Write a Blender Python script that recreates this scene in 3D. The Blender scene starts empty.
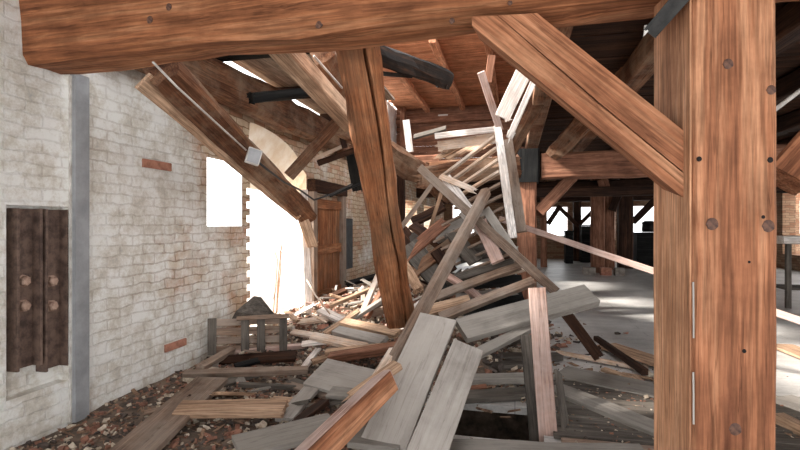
import bpy, bmesh, math, random
from mathutils import Vector, Matrix, noise
random.seed(7)
SC = bpy.context.scene
COL = SC.collection
# ------------------------------------------------------------------ camera
F = 490.0
H = 1.5
TH = math.radians(13.2)
FWD = Vector((-math.sin(TH), math.cos(TH), 0)); RGT = Vector((math.cos(TH), math.sin(TH), 0))
UP = Vector((0, 0, 1)); CAM = Vector((0, 0, H))
cd = bpy.data.cameras.new('camera'); cam = bpy.data.objects.new('camera', cd); COL.objects.link(cam)
cd.sensor_width = 36; cd.lens = 36 * F / 800; cd.clip_start = 0.05; cd.clip_end = 200
cam.location = CAM; cam.rotation_euler = (math.pi / 2, 0, TH)
SC.camera = cam

def D(px, py, d): return CAM + FWD * d + RGT * ((px - 400) / F * d) + UP * ((225 - py) / F * d)
def ZP(px, py, z): return D(px, py, (H - z) * F / (py - 225))
def ray(px, py): return FWD + RGT * ((px - 400) / F) + UP * ((225 - py) / F)
WX = -3.2
def W(px, py, x=WX):
    r = ray(px, py); return CAM + r * (x / r.x)
def plane_pt(px, py, P, Q):          # vertical plane through P and Q
    n = (Q - P).cross(UP); r = ray(px, py)
    return CAM + r * ((P - CAM).dot(n) / r.dot(n))

# ------------------------------------------------------------------ materials
def new_mat(name):
    m = bpy.data.materials.new(name); m.use_nodes = True
    nt = m.node_tree; b = nt.nodes['Principled BSDF']; return m, nt, b
def nd(nt, t, **kw):
    n = nt.nodes.new(t)
    for k, v in kw.items():
        if k.startswith('i_'): n.inputs[k[2:].replace('_', ' ')].default_value = v
        else: setattr(n, k, v)
    return n
def ramp(nt, stops):
    r = nt.nodes.new('ShaderNodeValToRGB'); e = r.color_ramp.elements
    while len(e) < len(stops): e.new(0.5)
    for i, (p, c) in enumerate(stops): e[i].position = p; e[i].color = (*c, 1) if len(c) == 3 else c
    return r
def s2l(c):
    return tuple(((x / 255) / 12.92 if x / 255 <= .04045 else ((x / 255 + .055) / 1.055) ** 2.4) for x in c)
def mixc(nt, f, a, b, mode='MIX'):
    m = nt.nodes.new('ShaderNodeMix'); m.data_type = 'RGBA'; m.blend_type = mode
    for sock, v in ((m.inputs[0], f), (m.inputs[6], a), (m.inputs[7], b)):
        if hasattr(v, 'links'): nt.links.new(v, sock)
        else: sock.default_value = v if isinstance(v, (int, float)) else (*v, 1)
    return m.outputs[2]
def wood(name, dark, mid, light, rough=.75, gs=1.0, bump=.35, weather=None, wamt=.5, vary=.25, crack=.55, fg=.8):
    dark, mid, light = s2l(dark), s2l(mid), s2l(light)
    m, nt, b = new_mat(name); L = nt.links
    tc = nd(nt, 'ShaderNodeTexCoord'); oi = nd(nt, 'ShaderNodeObjectInfo')
    mul = nd(nt, 'ShaderNodeVectorMath', operation='SCALE'); cx = nd(nt, 'ShaderNodeCombineXYZ')
    for k in range(3): L.new(oi.outputs['Random'], cx.inputs[k])
    L.new(cx.outputs[0], mul.inputs[0]); mul.inputs['Scale'].default_value = 37
    add = nd(nt, 'ShaderNodeVectorMath', operation='ADD'); L.new(tc.outputs['Object'], add.inputs[0]); L.new(mul.outputs[0], add.inputs[1])
    mp = nd(nt, 'ShaderNodeMapping'); mp.inputs['Scale'].default_value = (.9 * gs, 14 * gs, 14 * gs); L.new(add.outputs[0], mp.inputs[0])
    n1 = nd(nt, 'ShaderNodeTexNoise', i_Scale=1.0, i_Detail=9.0, i_Roughness=.68, i_Distortion=.35); L.new(mp.outputs[0], n1.inputs['Vector'])
    mp2 = nd(nt, 'ShaderNodeMapping'); mp2.inputs['Scale'].default_value = (4 * gs, 90 * gs, 90 * gs); L.new(add.outputs[0], mp2.inputs[0])
    n2 = nd(nt, 'ShaderNodeTexNoise', i_Scale=1.0, i_Detail=3.0); L.new(mp2.outputs[0], n2.inputs['Vector'])
    n3 = nd(nt, 'ShaderNodeTexNoise', i_Scale=3.2, i_Detail=5.0, i_Roughness=.65); L.new(add.outputs[0], n3.inputs['Vector'])
    r1 = ramp(nt, [(.28, dark), (.5, mid), (.72, light)]); L.new(n1.outputs[0], r1.inputs[0])
    r2 = ramp(nt, [(.36, (.55, .54, .53)), (.6, (1.14, 1.14, 1.14))]); L.new(n2.outputs[0], r2.inputs[0])
    c = mixc(nt, fg, r1.outputs[0], r2.outputs[0], 'MULTIPLY')
    r3 = ramp(nt, [(.35, (.55, .52, .5)), (.6, (1.15, 1.15, 1.15))]); L.new(n3.outputs[0], r3.inputs[0])
    c = mixc(nt, .6, c, r3.outputs[0], 'MULTIPLY')
    if weather:
        n4 = nd(nt, 'ShaderNodeTexNoise', i_Scale=1.7, i_Detail=6.0, i_Roughness=.7); L.new(add.outputs[0], n4.inputs['Vector'])
        r4 = ramp(nt, [(.5 - .25 * wamt, (0, 0, 0)), (.72 - .15 * wamt, (1, 1, 1))]); L.new(n4.outputs[0], r4.inputs[0])
        ml = nd(nt, 'ShaderNodeMath', operation='MULTIPLY'); L.new(r4.outputs[0], ml.inputs[0]); ml.inputs[1].default_value = .85
        c = mixc(nt, ml.outputs[0], c, s2l(weather))
    mp5 = nd(nt, 'ShaderNodeMapping'); mp5.inputs['Scale'].default_value = (.45 * gs, 11 * gs, 11 * gs); L.new(add.outputs[0], mp5.inputs[0])
    n5 = nd(nt, 'ShaderNodeTexNoise', i_Scale=1.3, i_Detail=5.0, i_Roughness=.5, i_Distortion=.2); L.new(mp5.outputs[0], n5.inputs['Vector'])
    r5 = ramp(nt, [(.49, (1, 1, 1)), (.5, (.3, .27, .25)), (.51, (1, 1, 1))]); L.new(n5.outputs[0], r5.inputs[0])
    c = mixc(nt, crack, c, r5.outputs[0], 'MULTIPLY')
    # every board its own tone
    mr = nd(nt, 'ShaderNodeMapRange'); L.new(oi.outputs['Random'], mr.inputs[0]); mr.inputs[3].default_value = 1 - vary; mr.inputs[4].default_value = 1 + vary
    v = nd(nt, 'ShaderNodeVectorMath', operation='SCALE'); L.new(c, v.inputs[0]); L.new(mr.outputs[0], v.inputs['Scale'])
    L.new(v.outputs[0], b.inputs['Base Color'])
    b.inputs['Roughness'].default_value = rough; b.inputs['Specular IOR Level'].default_value = .15
    ad = nd(nt, 'ShaderNodeMath', operation='ADD'); L.new(n1.outputs[0], ad.inputs[0]); L.new(n2.outputs[0], ad.inputs[1])
    bp = nd(nt, 'ShaderNodeBump', i_Strength=bump, i_Distance=.012); L.new(ad.outputs[0], bp.inputs['Height']); L.new(bp.outputs[0], b.inputs['Normal'])
    return m
def plain(name, col, rough=.7, metal=0, var=.3, scale=9, bump=.2, col2=None):
    m, nt, b = new_mat(name); L = nt.links
    tc = nd(nt, 'ShaderNodeTexCoord')
    n = nd(nt, 'ShaderNodeTexNoise', i_Scale=float(scale), i_Detail=6.0, i_Roughness=.65); L.new(tc.outputs['Object'], n.inputs['Vector'])
    c = s2l(col); d = s2l(col2) if col2 else tuple(x * (1 - var) for x in c)
    r = ramp(nt, [(.35, d), (.62, c)]); L.new(n.outputs[0], r.inputs[0])
    L.new(r.outputs[0], b.inputs['Base Color']); b.inputs['Roughness'].default_value = rough; b.inputs['Metallic'].default_value = metal
    bp = nd(nt, 'ShaderNodeBump', i_Strength=bump, i_Distance=.01); L.new(n.outputs[0], bp.inputs['Height']); L.new(bp.outputs[0], b.inputs['Normal'])
    return m
M = {}
M['warm'] = wood('warm_pine_timber', (104, 62, 44), (160, 106, 76), (206, 154, 118), gs=.8, bump=.5, vary=.03)
M['beam'] = wood('red_brown_timber', (94, 56, 38), (152, 98, 66), (192, 140, 104), gs=.7, bump=.4, vary=.03)
M['pale_lit'] = wood('pale_lit_timber', (136, 92, 66), (192, 142, 108), (226, 182, 148), gs=.9, bump=.4, vary=.03)
M['old'] = wood('old_brown_timber', (58, 36, 26), (112, 74, 52), (160, 118, 88), bump=.5, weather=(150, 128, 108), wamt=.2)
M['post'] = wood('orange_brown_timber', (90, 54, 36), (156, 100, 66), (200, 146, 108), bump=.5, vary=.06, weather=(110, 84, 64), wamt=.25)
M['reddish'] = wood('red_stained_timber', (84, 54, 42), (134, 92, 72), (168, 124, 100), vary=.12)
M['dark'] = wood('dark_brown_timber', (26, 16, 12), (58, 38, 28), (92, 62, 44), vary=.3)
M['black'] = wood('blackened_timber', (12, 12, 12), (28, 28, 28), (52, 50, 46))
M['char'] = wood('charred_timber', (10, 8, 7), (32, 24, 19), (92, 60, 40), weather=(20, 16, 14), wamt=.5)
M['pale'] = wood('pale_pine_board', (168, 132, 104), (206, 174, 148), (230, 206, 184), weather=(214, 204, 194), wamt=.4, vary=.12)
M['grey'] = wood('grey_weathered_board', (98, 92, 86), (132, 126, 119), (162, 156, 149), fg=.35, crack=.4, weather=(142, 135, 127), wamt=.75, vary=.12)
M['lgrey'] = wood('light_grey_board', (138, 131, 124), (160, 153, 146), (184, 178, 172), fg=.3, crack=.35, weather=(168, 160, 152), wamt=.9, vary=.08)
M['dgrey'] = wood('dark_grey_board', (52, 48, 45), (88, 82, 76), (126, 118, 110), weather=(104, 96, 88), wamt=.4, vary=.2)
M['gbrown'] = wood('grey_brown_board', (84, 66, 54), (132, 108, 92), (170, 146, 126), weather=(150, 136, 124), wamt=.5, vary=.2)
M['tan'] = wood('tan_board', (128, 100, 80), (176, 144, 118), (204, 176, 150), vary=.12)
M['pink'] = wood('pinkish_board', (128, 96, 84), (172, 138, 124), (200, 172, 160), weather=(184, 164, 156), wamt=.5, vary=.05)
M['white'] = wood('white_painted_board', (196, 184, 174), (226, 218, 212), (244, 240, 236), weather=(206, 186, 172), wamt=.2, vary=.06)
M['soffit'] = wood('orange_roof_boards', (150, 96, 70), (214, 150, 114), (238, 186, 150), vary=.1)
M['under'] = wood('grey_brown_ceiling_boards', (96, 82, 72), (152, 136, 122), (190, 176, 162), vary=.3)
M['steel'] = plain('rusty_steel', (120, 98, 86), .55, .1, col2=(66, 50, 44), scale=14)
M['bolt'] = plain('rusty_bolt', (178, 150, 132), .6, .0, col2=(128, 98, 82), scale=30)
M['iron'] = plain('dark_iron', (50, 48, 46), .6, .3, col2=(20, 19, 18), scale=16)
M['duct'] = plain('grey_painted_metal', (150, 151, 153), .55, 0, col2=(128, 129, 131), scale=6, bump=.05)
M['pvc'] = plain('white_plastic', (206, 202, 196), .5, 0, col2=(160, 152, 144), scale=10, bump=.05)
M['cable'] = plain('dark_cable', (40, 36, 34), .6, 0, bump=.05)
M['knot'] = plain('dark_knot', (104, 70, 54), .7, 0, col2=(58, 38, 30), scale=40)
M['hole'] = plain('bored_hole', (22, 14, 10), .9, 0)
M['brickred'] = plain('red_brick', (180, 126, 104), .9, 0, col2=(136, 90, 72), scale=12)
M['crumb_red'] = plain('brick_crumbs', (158, 112, 92), .9, 0, col2=(108, 74, 60), scale=20)
M['crumb_tan'] = plain('mortar_crumbs', (200, 186, 168), .9, 0, col2=(150, 132, 112), scale=20)
M['crumb_brn'] = plain('wood_crumbs', (144, 114, 92), .9, 0, col2=(88, 66, 52), scale=20)
M['crumb_drk'] = plain('dark_crumbs', (92, 80, 72), .9, 0, col2=(50, 42, 38), scale=20)
M['soil'] = plain('rubble_dust', (116, 98, 84), .95, 0, col2=(62, 52, 44), scale=7, bump=.8)
M['stone'] = plain('grey_stone', (150, 142, 134), .9, 0, col2=(110, 100, 92), scale=8)
M['twig'] = plain('bare_twig', (150, 116, 92), .8, 0)
M['sack'] = plain('dark_metal_sheet', (62, 64, 66), .5, .3, col2=(30, 30, 32))
M['cream'] = plain('cream_limewash', (250, 242, 230), .9, 0, col2=(232, 214, 190), scale=4)
M['white_plaster'] = plain('white_plaster', (226, 222, 218), .9, 0, col2=(196, 186, 178), scale=3)

def brick_mat(name, white, exposed, red, mortar, paint=.5):
    m, nt, b = new_mat(name); L = nt.links
    tc = nd(nt, 'ShaderNodeTexCoord')
    sp = nd(nt, 'ShaderNodeSeparateXYZ'); L.new(tc.outputs['Object'], sp.inputs[0])
    cb = nd(nt, 'ShaderNodeCombineXYZ')
    a = nd(nt, 'ShaderNodeMath', operation='ADD'); L.new(sp.outputs[0], a.inputs[0]); L.new(sp.outputs[1], a.inputs[1])
    L.new(a.outputs[0], cb.inputs[0]); L.new(sp.outputs[2], cb.inputs[1])
    wn = nd(nt, 'ShaderNodeTexNoise', i_Scale=6.0, i_Detail=3.0); L.new(tc.outputs['Object'], wn.inputs['Vector'])
    ws = nd(nt, 'ShaderNodeVectorMath', operation='SCALE'); L.new(wn.outputs['Color'], ws.inputs[0]); ws.inputs['Scale'].default_value = .07
    wa = nd(nt, 'ShaderNodeVectorMath', operation='ADD'); L.new(cb.outputs[0], wa.inputs[0]); L.new(ws.outputs[0], wa.inputs[1])
    bt = nd(nt, 'ShaderNodeTexBrick'); L.new(wa.outputs[0], bt.inputs['Vector'])
    bt.inputs['Scale'].default_value = 1; bt.inputs['Brick Width'].default_value = .27; bt.inputs['Row Height'].default_value = .085
    bt.inputs['Mortar Size'].default_value = .008; bt.inputs['Mortar Smooth'].default_value = .3; bt.inputs['Bias'].default_value = -.25
    bt.inputs['Color1'].default_value = (*s2l(exposed), 1); bt.inputs['Color2'].default_value = (*s2l(red), 1); bt.inputs['Mortar'].default_value = (*s2l(mortar), 1)
    n = nd(nt, 'ShaderNodeTexNoise', i_Scale=.9, i_Detail=9.0, i_Roughness=.72); L.new(tc.outputs['Object'], n.inputs['Vector'])
    # whitewash thins out towards the far bricks and wears away near the top of the wall
    g1 = nd(nt, 'ShaderNodeMapRange'); L.new(sp.outputs[1], g1.inputs[0]); g1.inputs[1].default_value = 2.6; g1.inputs[2].default_value = 5.5; g1.inputs[3].default_value = .3; g1.inputs[4].default_value = -.06
    g2 = nd(nt, 'ShaderNodeMapRange'); L.new(sp.outputs[2], g2.inputs[0]); g2.inputs[1].default_value = 2.6; g2.inputs[2].default_value = 3.1; g2.inputs[3].default_value = 0; g2.inputs[4].default_value = -.25
    s1 = nd(nt, 'ShaderNodeMath', operation='ADD'); L.new(n.outputs[0], s1.inputs[0]); L.new(g1.outputs[0], s1.inputs[1])
    s2 = nd(nt, 'ShaderNodeMath', operation='ADD'); L.new(s1.outputs[0], s2.inputs[0]); L.new(g2.outputs[0], s2.inputs[1])
    pr = ramp(nt, [(.54 - .18 * paint, (0, 0, 0)), (.66 - .12 * paint, (1, 1, 1))]); L.new(s2.outputs[0], pr.inputs[0])
    n2 = nd(nt, 'ShaderNodeTexNoise', i_Scale=4.0, i_Detail=10.0, i_Roughness=.8); L.new(tc.outputs['Object'], n2.inputs['Vector'])
    wr = ramp(nt, [(.3, tuple(x * .5 for x in s2l(white))), (.42, s2l((202, 196, 184))), (.56, s2l(white))]); L.new(n2.outputs[0], wr.inputs[0])
    mf = nd(nt, 'ShaderNodeMath', operation='MULTIPLY'); mk = nd(nt, 'ShaderNodeMapRange'); L.new(s1.outputs[0], mk.inputs[0]); mk.inputs[1].default_value = .78; mk.inputs[2].default_value = .42; mk.inputs[3].default_value = .03; mk.inputs[4].default_value = .6
    L.new(bt.outputs['Fac'], mf.inputs[0]); L.new(mk.outputs[0], mf.inputs[1])
    wc = mixc(nt, mf.outputs[0], wr.outputs[0], s2l(mortar))
    pf = nd(nt, 'ShaderNodeMath', operation='MULTIPLY'); L.new(pr.outputs[0], pf.inputs[0]); pf.inputs[1].default_value = .92
    pb = nd(nt, 'ShaderNodeMath', operation='ADD'); L.new(pf.outputs[0], pb.inputs[0]); pb.inputs[1].default_value = .0
    nb = mixc(nt, .65, bt.outputs['Color'], wr.outputs[0], 'MULTIPLY')
    c = mixc(nt, pb.outputs[0], nb, wc)
    L.new(c, b.inputs['Base Color']); b.inputs['Roughness'].default_value = .92; b.inputs['Specular IOR Level'].default_value = .15
    iv = nd(nt, 'ShaderNodeMath', operation='SUBTRACT'); iv.inputs[0].default_value = 1; L.new(bt.outputs['Fac'], iv.inputs[1])
    hm = nd(nt, 'ShaderNodeMath', operation='MULTIPLY_ADD'); L.new(n2.outputs[0], hm.inputs[0]); hm.inputs[1].default_value = 1.3; L.new(iv.outputs[0], hm.inputs[2])
    bp = nd(nt, 'ShaderNodeBump', i_Strength=.7, i_Distance=.016); L.new(hm.outputs[0], bp.inputs['Height']); L.new(bp.outputs[0], b.inputs['Normal'])
    return m
M['brick'] = brick_mat('whitewashed_brick', (232, 232, 228), (216, 196, 172), (196, 140, 110), (160, 130, 104))
M['farbrick'] = brick_mat('plain_brick', (190, 176, 160), (170, 140, 116), (140, 92, 70), (120, 100, 84), .1)
def floor_mat():
    m, nt, b = new_mat('dusty_grey_floor'); L = nt.links
    tc = nd(nt, 'ShaderNodeTexCoord')
    n = nd(nt, 'ShaderNodeTexNoise', i_Scale=1.1, i_Detail=8.0, i_Roughness=.65); L.new(tc.outputs['Object'], n.inputs['Vector'])
    n2 = nd(nt, 'ShaderNodeTexNoise', i_Scale=40.0, i_Detail=4.0); L.new(tc.outputs['Object'], n2.inputs['Vector'])
    mp = nd(nt, 'ShaderNodeMapping'); mp.inputs['Rotation'].default_value = (0, 0, math.pi / 2); L.new(tc.outputs['Object'], mp.inputs[0])
    bt = nd(nt, 'ShaderNodeTexBrick'); L.new(tc.outputs['Object'], bt.inputs['Vector']); bt.inputs['Scale'].default_value = 1
    bt.inputs['Brick Width'].default_value = 3.5; bt.inputs['Row Height'].default_value = .24; bt.inputs['Mortar Size'].default_value = .006; bt.inputs['Mortar Smooth'].default_value = .4
    r = ramp(nt, [(.3, s2l((146, 142, 138))), (.5, s2l((186, 182, 178))), (.7, s2l((214, 211, 207)))]); L.new(n.outputs[0], r.inputs[0])
    r2 = ramp(nt, [(.35, (.8, .8, .8)), (.6, (1.05, 1.05, 1.05))]); L.new(n2.outputs[0], r2.inputs[0])
    c = mixc(nt, .6, r.outputs[0], r2.outputs[0], 'MULTIPLY')
    f = nd(nt, 'ShaderNodeMath', operation='MULTIPLY'); L.new(bt.outputs['Fac'], f.inputs[0]); f.inputs[1].default_value = .45
    c = mixc(nt, f.outputs[0], c, s2l((70, 66, 62)))
    L.new(c, b.inputs['Base Color']); b.inputs['Roughness'].default_value = .42; b.inputs['Specular IOR Level'].default_value = .5
    bp = nd(nt, 'ShaderNodeBump', i_Strength=.2, i_Distance=.01); L.new(n2.outputs[0], bp.inputs['Height']); L.new(bp.outputs[0], b.inputs['Normal'])
    return m
M['floor'] = floor_mat()

# ------------------------------------------------------------------ mesh helpers
def mat_of(m): return M[m] if isinstance(m, str) else m
def finish(name, bm, mats, mw=None, parent=None, label=None, cat=None, group=None, kind=None, smooth=False):
    bmesh.ops.recalc_face_normals(bm, faces=bm.faces)
    me = bpy.data.meshes.new(name); bm.to_mesh(me); bm.free()
    for m in (mats if isinstance(mats, (list, tuple)) else [mats]): me.materials.append(mat_of(m))
    if smooth:
        for p in me.polygons: p.use_smooth = True
    o = bpy.data.objects.new(name, me); COL.objects.link(o)
    mw = mw or Matrix()
    if parent is not None:
        o.parent = parent; o.matrix_basis = parent['_w_inv'] @ mw if False else PINV(parent) @ mw
    else: o.matrix_basis = mw
    WM[o.name] = mw.copy()
    if label: o['label'] = label
    if cat: o['category'] = cat
    if group: o['group'] = group
    if kind: o['kind'] = kind
    return o
WM = {}
def PINV(p): return WM[p.name].inverted()
def empty(name, loc, label, cat, group=None):
    o = bpy.data.objects.new(name, None); COL.objects.link(o); o.empty_display_size = .1
    mw = Matrix.Translation(loc); o.matrix_basis = mw; WM[o.name] = mw
    o['label'] = label; o['category'] = cat
    if group: o['group'] = group
    return o
def frame(A, B, up=UP):
    x = (B - A).normalized(); u = Vector(up)
    z = (u - x * u.dot(x))
    if z.length < 1e-4: z = Vector((1, 0, 0)) - x * x.x
    z.normalize(); y = z.cross(x)
    m = Matrix((x, y, z)).transposed().to_4x4(); m.translation = (A + B) / 2
    return m
def fbm(v): return noise.fractal(v, 1.0, 2.0, 3)
def timber_bm(L, w, t, rough=.012, ch=.08, jag=(0, 0), bend=0, twist=0, taper=1, seed=None, seg=None, groove=None):
    bm = bmesh.new(); seed = random.random() * 100 if seed is None else seed
    n = seg or max(4, min(26, int(L / .14)))
    c = min(w, t) * ch
    hw, ht = w / 2, t / 2
    sec = []
    sec += [(-hw + c, -ht), (0, -ht), (hw - c, -ht), (hw, -ht + c), (hw, 0), (hw, ht - c)]
    if groove: gp, gw, gd = groove; sec += [(hw - c, ht), (gp * hw + gw, ht), (gp * hw, ht - gd), (gp * hw - gw, ht), (-hw + c, ht)]
    else: sec += [(hw - c, ht), (0, ht), (-hw + c, ht)]
    sec += [(-hw, ht - c), (-hw, 0), (-hw, -ht + c)]
    rings = []
    for i in range(n + 1):
        f = i / n; x = -L / 2 + L * f; k = 1 + (taper - 1) * f
        tw = twist * (f - .5); ct, st = math.cos(tw), math.sin(tw)
        ring = []
        for j, (y, z) in enumerate(sec):
            q = Vector((x * .9 + seed, y * 6 + seed, z * 6))
            y2 = y * k + fbm(q * 1.6) * rough; z2 = z * k + fbm(q * 1.6 + Vector((9, 4, 2))) * rough
            y2, z2 = y2 * ct - z2 * st, y2 * st + z2 * ct
            xx = x
            if i == 0 and jag[0]: xx += random.uniform(-.2, 1) * jag[0] * .5
            if i == n and jag[1]: xx -= random.uniform(-.2, 1) * jag[1] * .5
            z2 += bend * (1 - (2 * f - 1) ** 2)
            ring.append(bm.verts.new((xx, y2, z2)))
        rings.append(ring)
    m = len(sec)
    for i in range(n):
        for j in range(m):
            bm.faces.new((rings[i][j], rings[i][(j + 1) % m], rings[i + 1][(j + 1) % m], rings[i + 1][j]))
    for ring, sgn, jg in ((rings[0], -1, jag[0]), (rings[-1], 1, jag[1])):
        cx = sum((v.co for v in ring), Vector()) / m; cx.x = sgn * L / 2
        cv = bm.verts.new(cx)
        for j in range(m): bm.faces.new((ring[j], ring[(j + 1) % m], cv))
        if jg:   # splinters
            for s in range(int(5 + w * 20)):
                y = random.uniform(-hw, hw) * .9; z = random.uniform(-ht, ht) * .8; l = jg * random.uniform(.3, 1.2)
                a = random.uniform(.12, .35) * min(w, .12); b2 = random.uniform(.2, .5) * t * .5
                x0 = sgn * (L / 2 - jg * .6)
                vs = [bm.verts.new((x0, y + dy, z + dz)) for dy, dz in ((-a, -b2), (a, -b2), (a, b2), (-a, b2))]
                tip = bm.verts.new((sgn * (L / 2 - jg * .6 + l), y + random.uniform(-a, a), z + random.uniform(-b2, b2)))
                for q in range(4): bm.faces.new((vs[q], vs[(q + 1) % 4], tip))
                bm.faces.new(vs)
    return bm
def timber(name, A, B, w, t, mat, label=None, cat=None, up=UP, parent=None, group=None, kind=None, **kw):
    if isinstance(up, str):
        mid = (A + B) / 2; up = (CAM - mid)
    bm = timber_bm((B - A).length, w, t, **kw)
    return finish(name, bm, mat, frame(A, B, up), parent, label, cat, group, kind)
def board(A, B, w, t, mat, label, cat='board', up=UP, name='board', **kw):
    kw.setdefault('rough', .006)
    return timber(name, A, B, w, t, mat, label, cat, up, **kw)
def box(bm, lo, hi, mi=0):
    vs = [bm.verts.new((x, y, z)) for x in (lo[0], hi[0]) for y in (lo[1], hi[1]) for z in (lo[2], hi[2])]
    for f in ((0, 1, 3, 2), (4, 6, 7, 5), (0, 4, 5, 1), (2, 3, 7, 6), (0, 2, 6, 4), (1, 5, 7, 3)):
        fc = bm.faces.new([vs[i] for i in f]); fc.material_index = mi
    return vs
def obox(bm, c, sx, sy, sz, rot=None, mi=0):
    vs = box(bm, (-sx / 2, -sy / 2, -sz / 2), (sx / 2, sy / 2, sz / 2), mi)
    for v in vs: v.co = (rot @ v.co if rot else v.co) + c
    return vs
def prism_world(polys, depth_dir, name, mat, xdir, label=None, cat=None, parent=None, **kw):
    """polys: list of (points, d0, d1) extruded along depth_dir"""
    org = polys[0][0][0]
    mw = frame(org, org + xdir, depth_dir * -1); mw.translation = org; inv = mw.inverted()
    bm = bmesh.new()
    for pts, d0, d1 in polys:
        a = [bm.verts.new(inv @ (p + depth_dir * d0)) for p in pts]; b = [bm.verts.new(inv @ (p + depth_dir * d1)) for p in pts]
        bm.faces.new(a); bm.faces.new(b[::-1])
        for i in range(len(pts)): bm.faces.new((a[i], b[i], b[(i + 1) % len(pts)], a[(i + 1) % len(pts)]))
    return finish(name, bm, mat, mw, parent, label, cat, **kw)
def tube(name, pts, r, mat, label=None, cat=None, parent=None, n=8, taper=1, **kw):
    bm = bmesh.new(); org = pts[0]; mw = Matrix.Translation(org); rings = []
    for i, p in enumerate(pts):
        a = pts[max(i - 1, 0)]; b = pts[min(i + 1, len(pts) - 1)]
        x = (b - a).normalized(); u = Vector((.13, .3, 1)); y = x.cross(u).normalized(); z = x.cross(y)
        rr = r * (1 + (taper - 1) * i / (len(pts) - 1))
        rings.append([bm.verts.new(p - org + y * math.cos(q * 2 * math.pi / n) * rr + z * math.sin(q * 2 * math.pi / n) * rr) for q in range(n)])
    for i in range(len(rings) - 1):
        for j in range(n): bm.faces.new((rings[i][j], rings[i][(j + 1) % n], rings[i + 1][(j + 1) % n], rings[i + 1][j]))
    bm.faces.new(rings[0][::-1]); bm.faces.new(rings[-1])
    return finish(name, bm, mat, mw, parent, label, cat, smooth=True, **kw)
def disc(name, P, nrm, r, mat, parent, h=.004, label=None, dome=1.0):
    mw = frame(P, P + nrm, UP if abs(nrm.z) < .9 else Vector((1, 0, 0))); mw.translation = P
    bm = bmesh.new(); n = 14; rings = []
    for k, (q, x) in enumerate(((1, -h), (1, 0), (.7, h * .6 * dome), (.3, h * dome))):
        rings.append([bm.verts.new((x, math.cos(a * 2 * math.pi / n) * r * q * (1 + .08 * math.sin(a * 3)), math.sin(a * 2 * math.pi / n) * r * q * 1.1)) for a in range(n)])
    for i in range(3):
        for j in range(n): bm.faces.new((rings[i][j], rings[i][(j + 1) % n], rings[i + 1][(j + 1) % n], rings[i + 1][j]))
    bm.faces.new(rings[0]); bm.faces.new(rings[-1])
    return finish(name, bm, mat, mw, parent, label)
def cut(o, cutter):
    md = o.modifiers.new('cut', 'BOOLEAN'); md.operation = 'DIFFERENCE'; md.object = cutter; md.solver = 'EXACT'
    bpy.context.view_layer.update(); dg = bpy.context.evaluated_depsgraph_get()
    me = bpy.data.meshes.new_from_object(o.evaluated_get(dg)); o.modifiers.clear(); o.data = me
    bpy.data.objects.remove(cutter)
def cutter_poly(pts_yz, x0, x1, mi=0):
    bm = bmesh.new()
    a = [bm.verts.new((x0, y, z)) for y, z in pts_yz]; b = [bm.verts.new((x1, y, z)) for y, z in pts_yz]
    bm.faces.new(a); bm.faces.new(b[::-1]); n = len(a)
    for i in range(n): bm.faces.new((a[i], b[i], b[(i + 1) % n], a[(i + 1) % n]))
    bmesh.ops.triangulate(bm, faces=bm.faces)
    bmesh.ops.recalc_face_normals(bm, faces=bm.faces)
    for f in bm.faces: f.material_index = mi
    me = bpy.data.meshes.new('c'); bm.to_mesh(me); bm.free(); me.materials.append(M['brick']); me.materials.append(M['cream'])
    o = bpy.data.objects.new('c', me); COL.objects.link(o); return o
def cutter_splay(o_in, o_out, x0, x1, mi=0):
    bm = bmesh.new()
    a = [bm.verts.new((x0, y, z)) for y, z in o_out]; b = [bm.verts.new((x1, y, z)) for y, z in o_in]
    bm.faces.new(a); bm.faces.new(b[::-1]); n = len(a)
    for i in range(n): bm.faces.new((a[i], b[i], b[(i + 1) % n], a[(i + 1) % n]))
    bmesh.ops.triangulate(bm, faces=bm.faces)
    bmesh.ops.recalc_face_normals(bm, faces=bm.faces)
    for f in bm.faces: f.material_index = mi
    me = bpy.data.meshes.new('c'); bm.to_mesh(me); bm.free(); me.materials.append(M['brick']); me.materials.append(M['cream'])
    o = bpy.data.objects.new('c', me); COL.objects.link(o); return o
def rect(y0, y1, z0, z1): return [(y0, z0), (y1, z0), (y1, z1), (y0, z1)]

# ------------------------------------------------------------------ setting
bm = bmesh.new(); box(bm, (WX - .42, -1.5, -1.2), (WX, 23, 3.3))
wl = finish('wall_left', bm, ['brick', 'cream'], kind='structure')
# window 1, doorway with toothed jamb and arch, far windows, shallow recess for the steel channels
p0, p1 = W(207, 145), W(241, 226)
cut(wl, cutter_splay(rect(p0.y, p1.y, p1.z, 2.22), rect(p0.y - .05, p1.y + .75, p1.z - .02, 2.4), WX - .43, WX + .01))
dy0, dy1 = W(248, 225).y, W(306, 225).y
pts = [(dy0 + .04, 0.12)]
pts.append((dy1, .12)); pts.append((dy1, 2.3))
for k in range(1, 10):
    a = math.pi / 2 * k / 9; pts.append((dy0 + .15 + (dy1 - .3 - dy0) * math.cos(a), 2.3 + .5 * math.sin(a)))
pts.append((dy0 + .05, 2.79))
z = 2.3; k = 0
while z > .3:
    x = dy0 + (.05 if k % 2 else -.03); pts.append((x, z)); z -= .085; pts.append((x, z)); k += 1
mid = (dy0 + dy1) / 2
def splay(y, z):
    return (y + (.62 if y > mid else -.05) * min(1, abs(y - mid) / .5), min(z, 1.95 + (z - 1.95) * .05 if z > 1.95 else z))
cut(wl, cutter_splay(pts, [splay(y, z) for y, z in pts], WX - .43, WX + .01, 1))
for (a, b, c, d) in ((404, 199, 417, 228), (424, 205, 432, 232)):
    q0, q1 = W(a, b), W(c, d)
    cut(wl, cutter_poly(rect(q0.y, q1.y, q1.z - .1, q0.z), WX - 1, WX + 1))
r0, r1 = W(6, 206), W(68, 380)
cut(wl, cutter_poly(rect(r0.y, r1.y, r1.z, W(40, 206).z), WX - .09, WX + 1))
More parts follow.
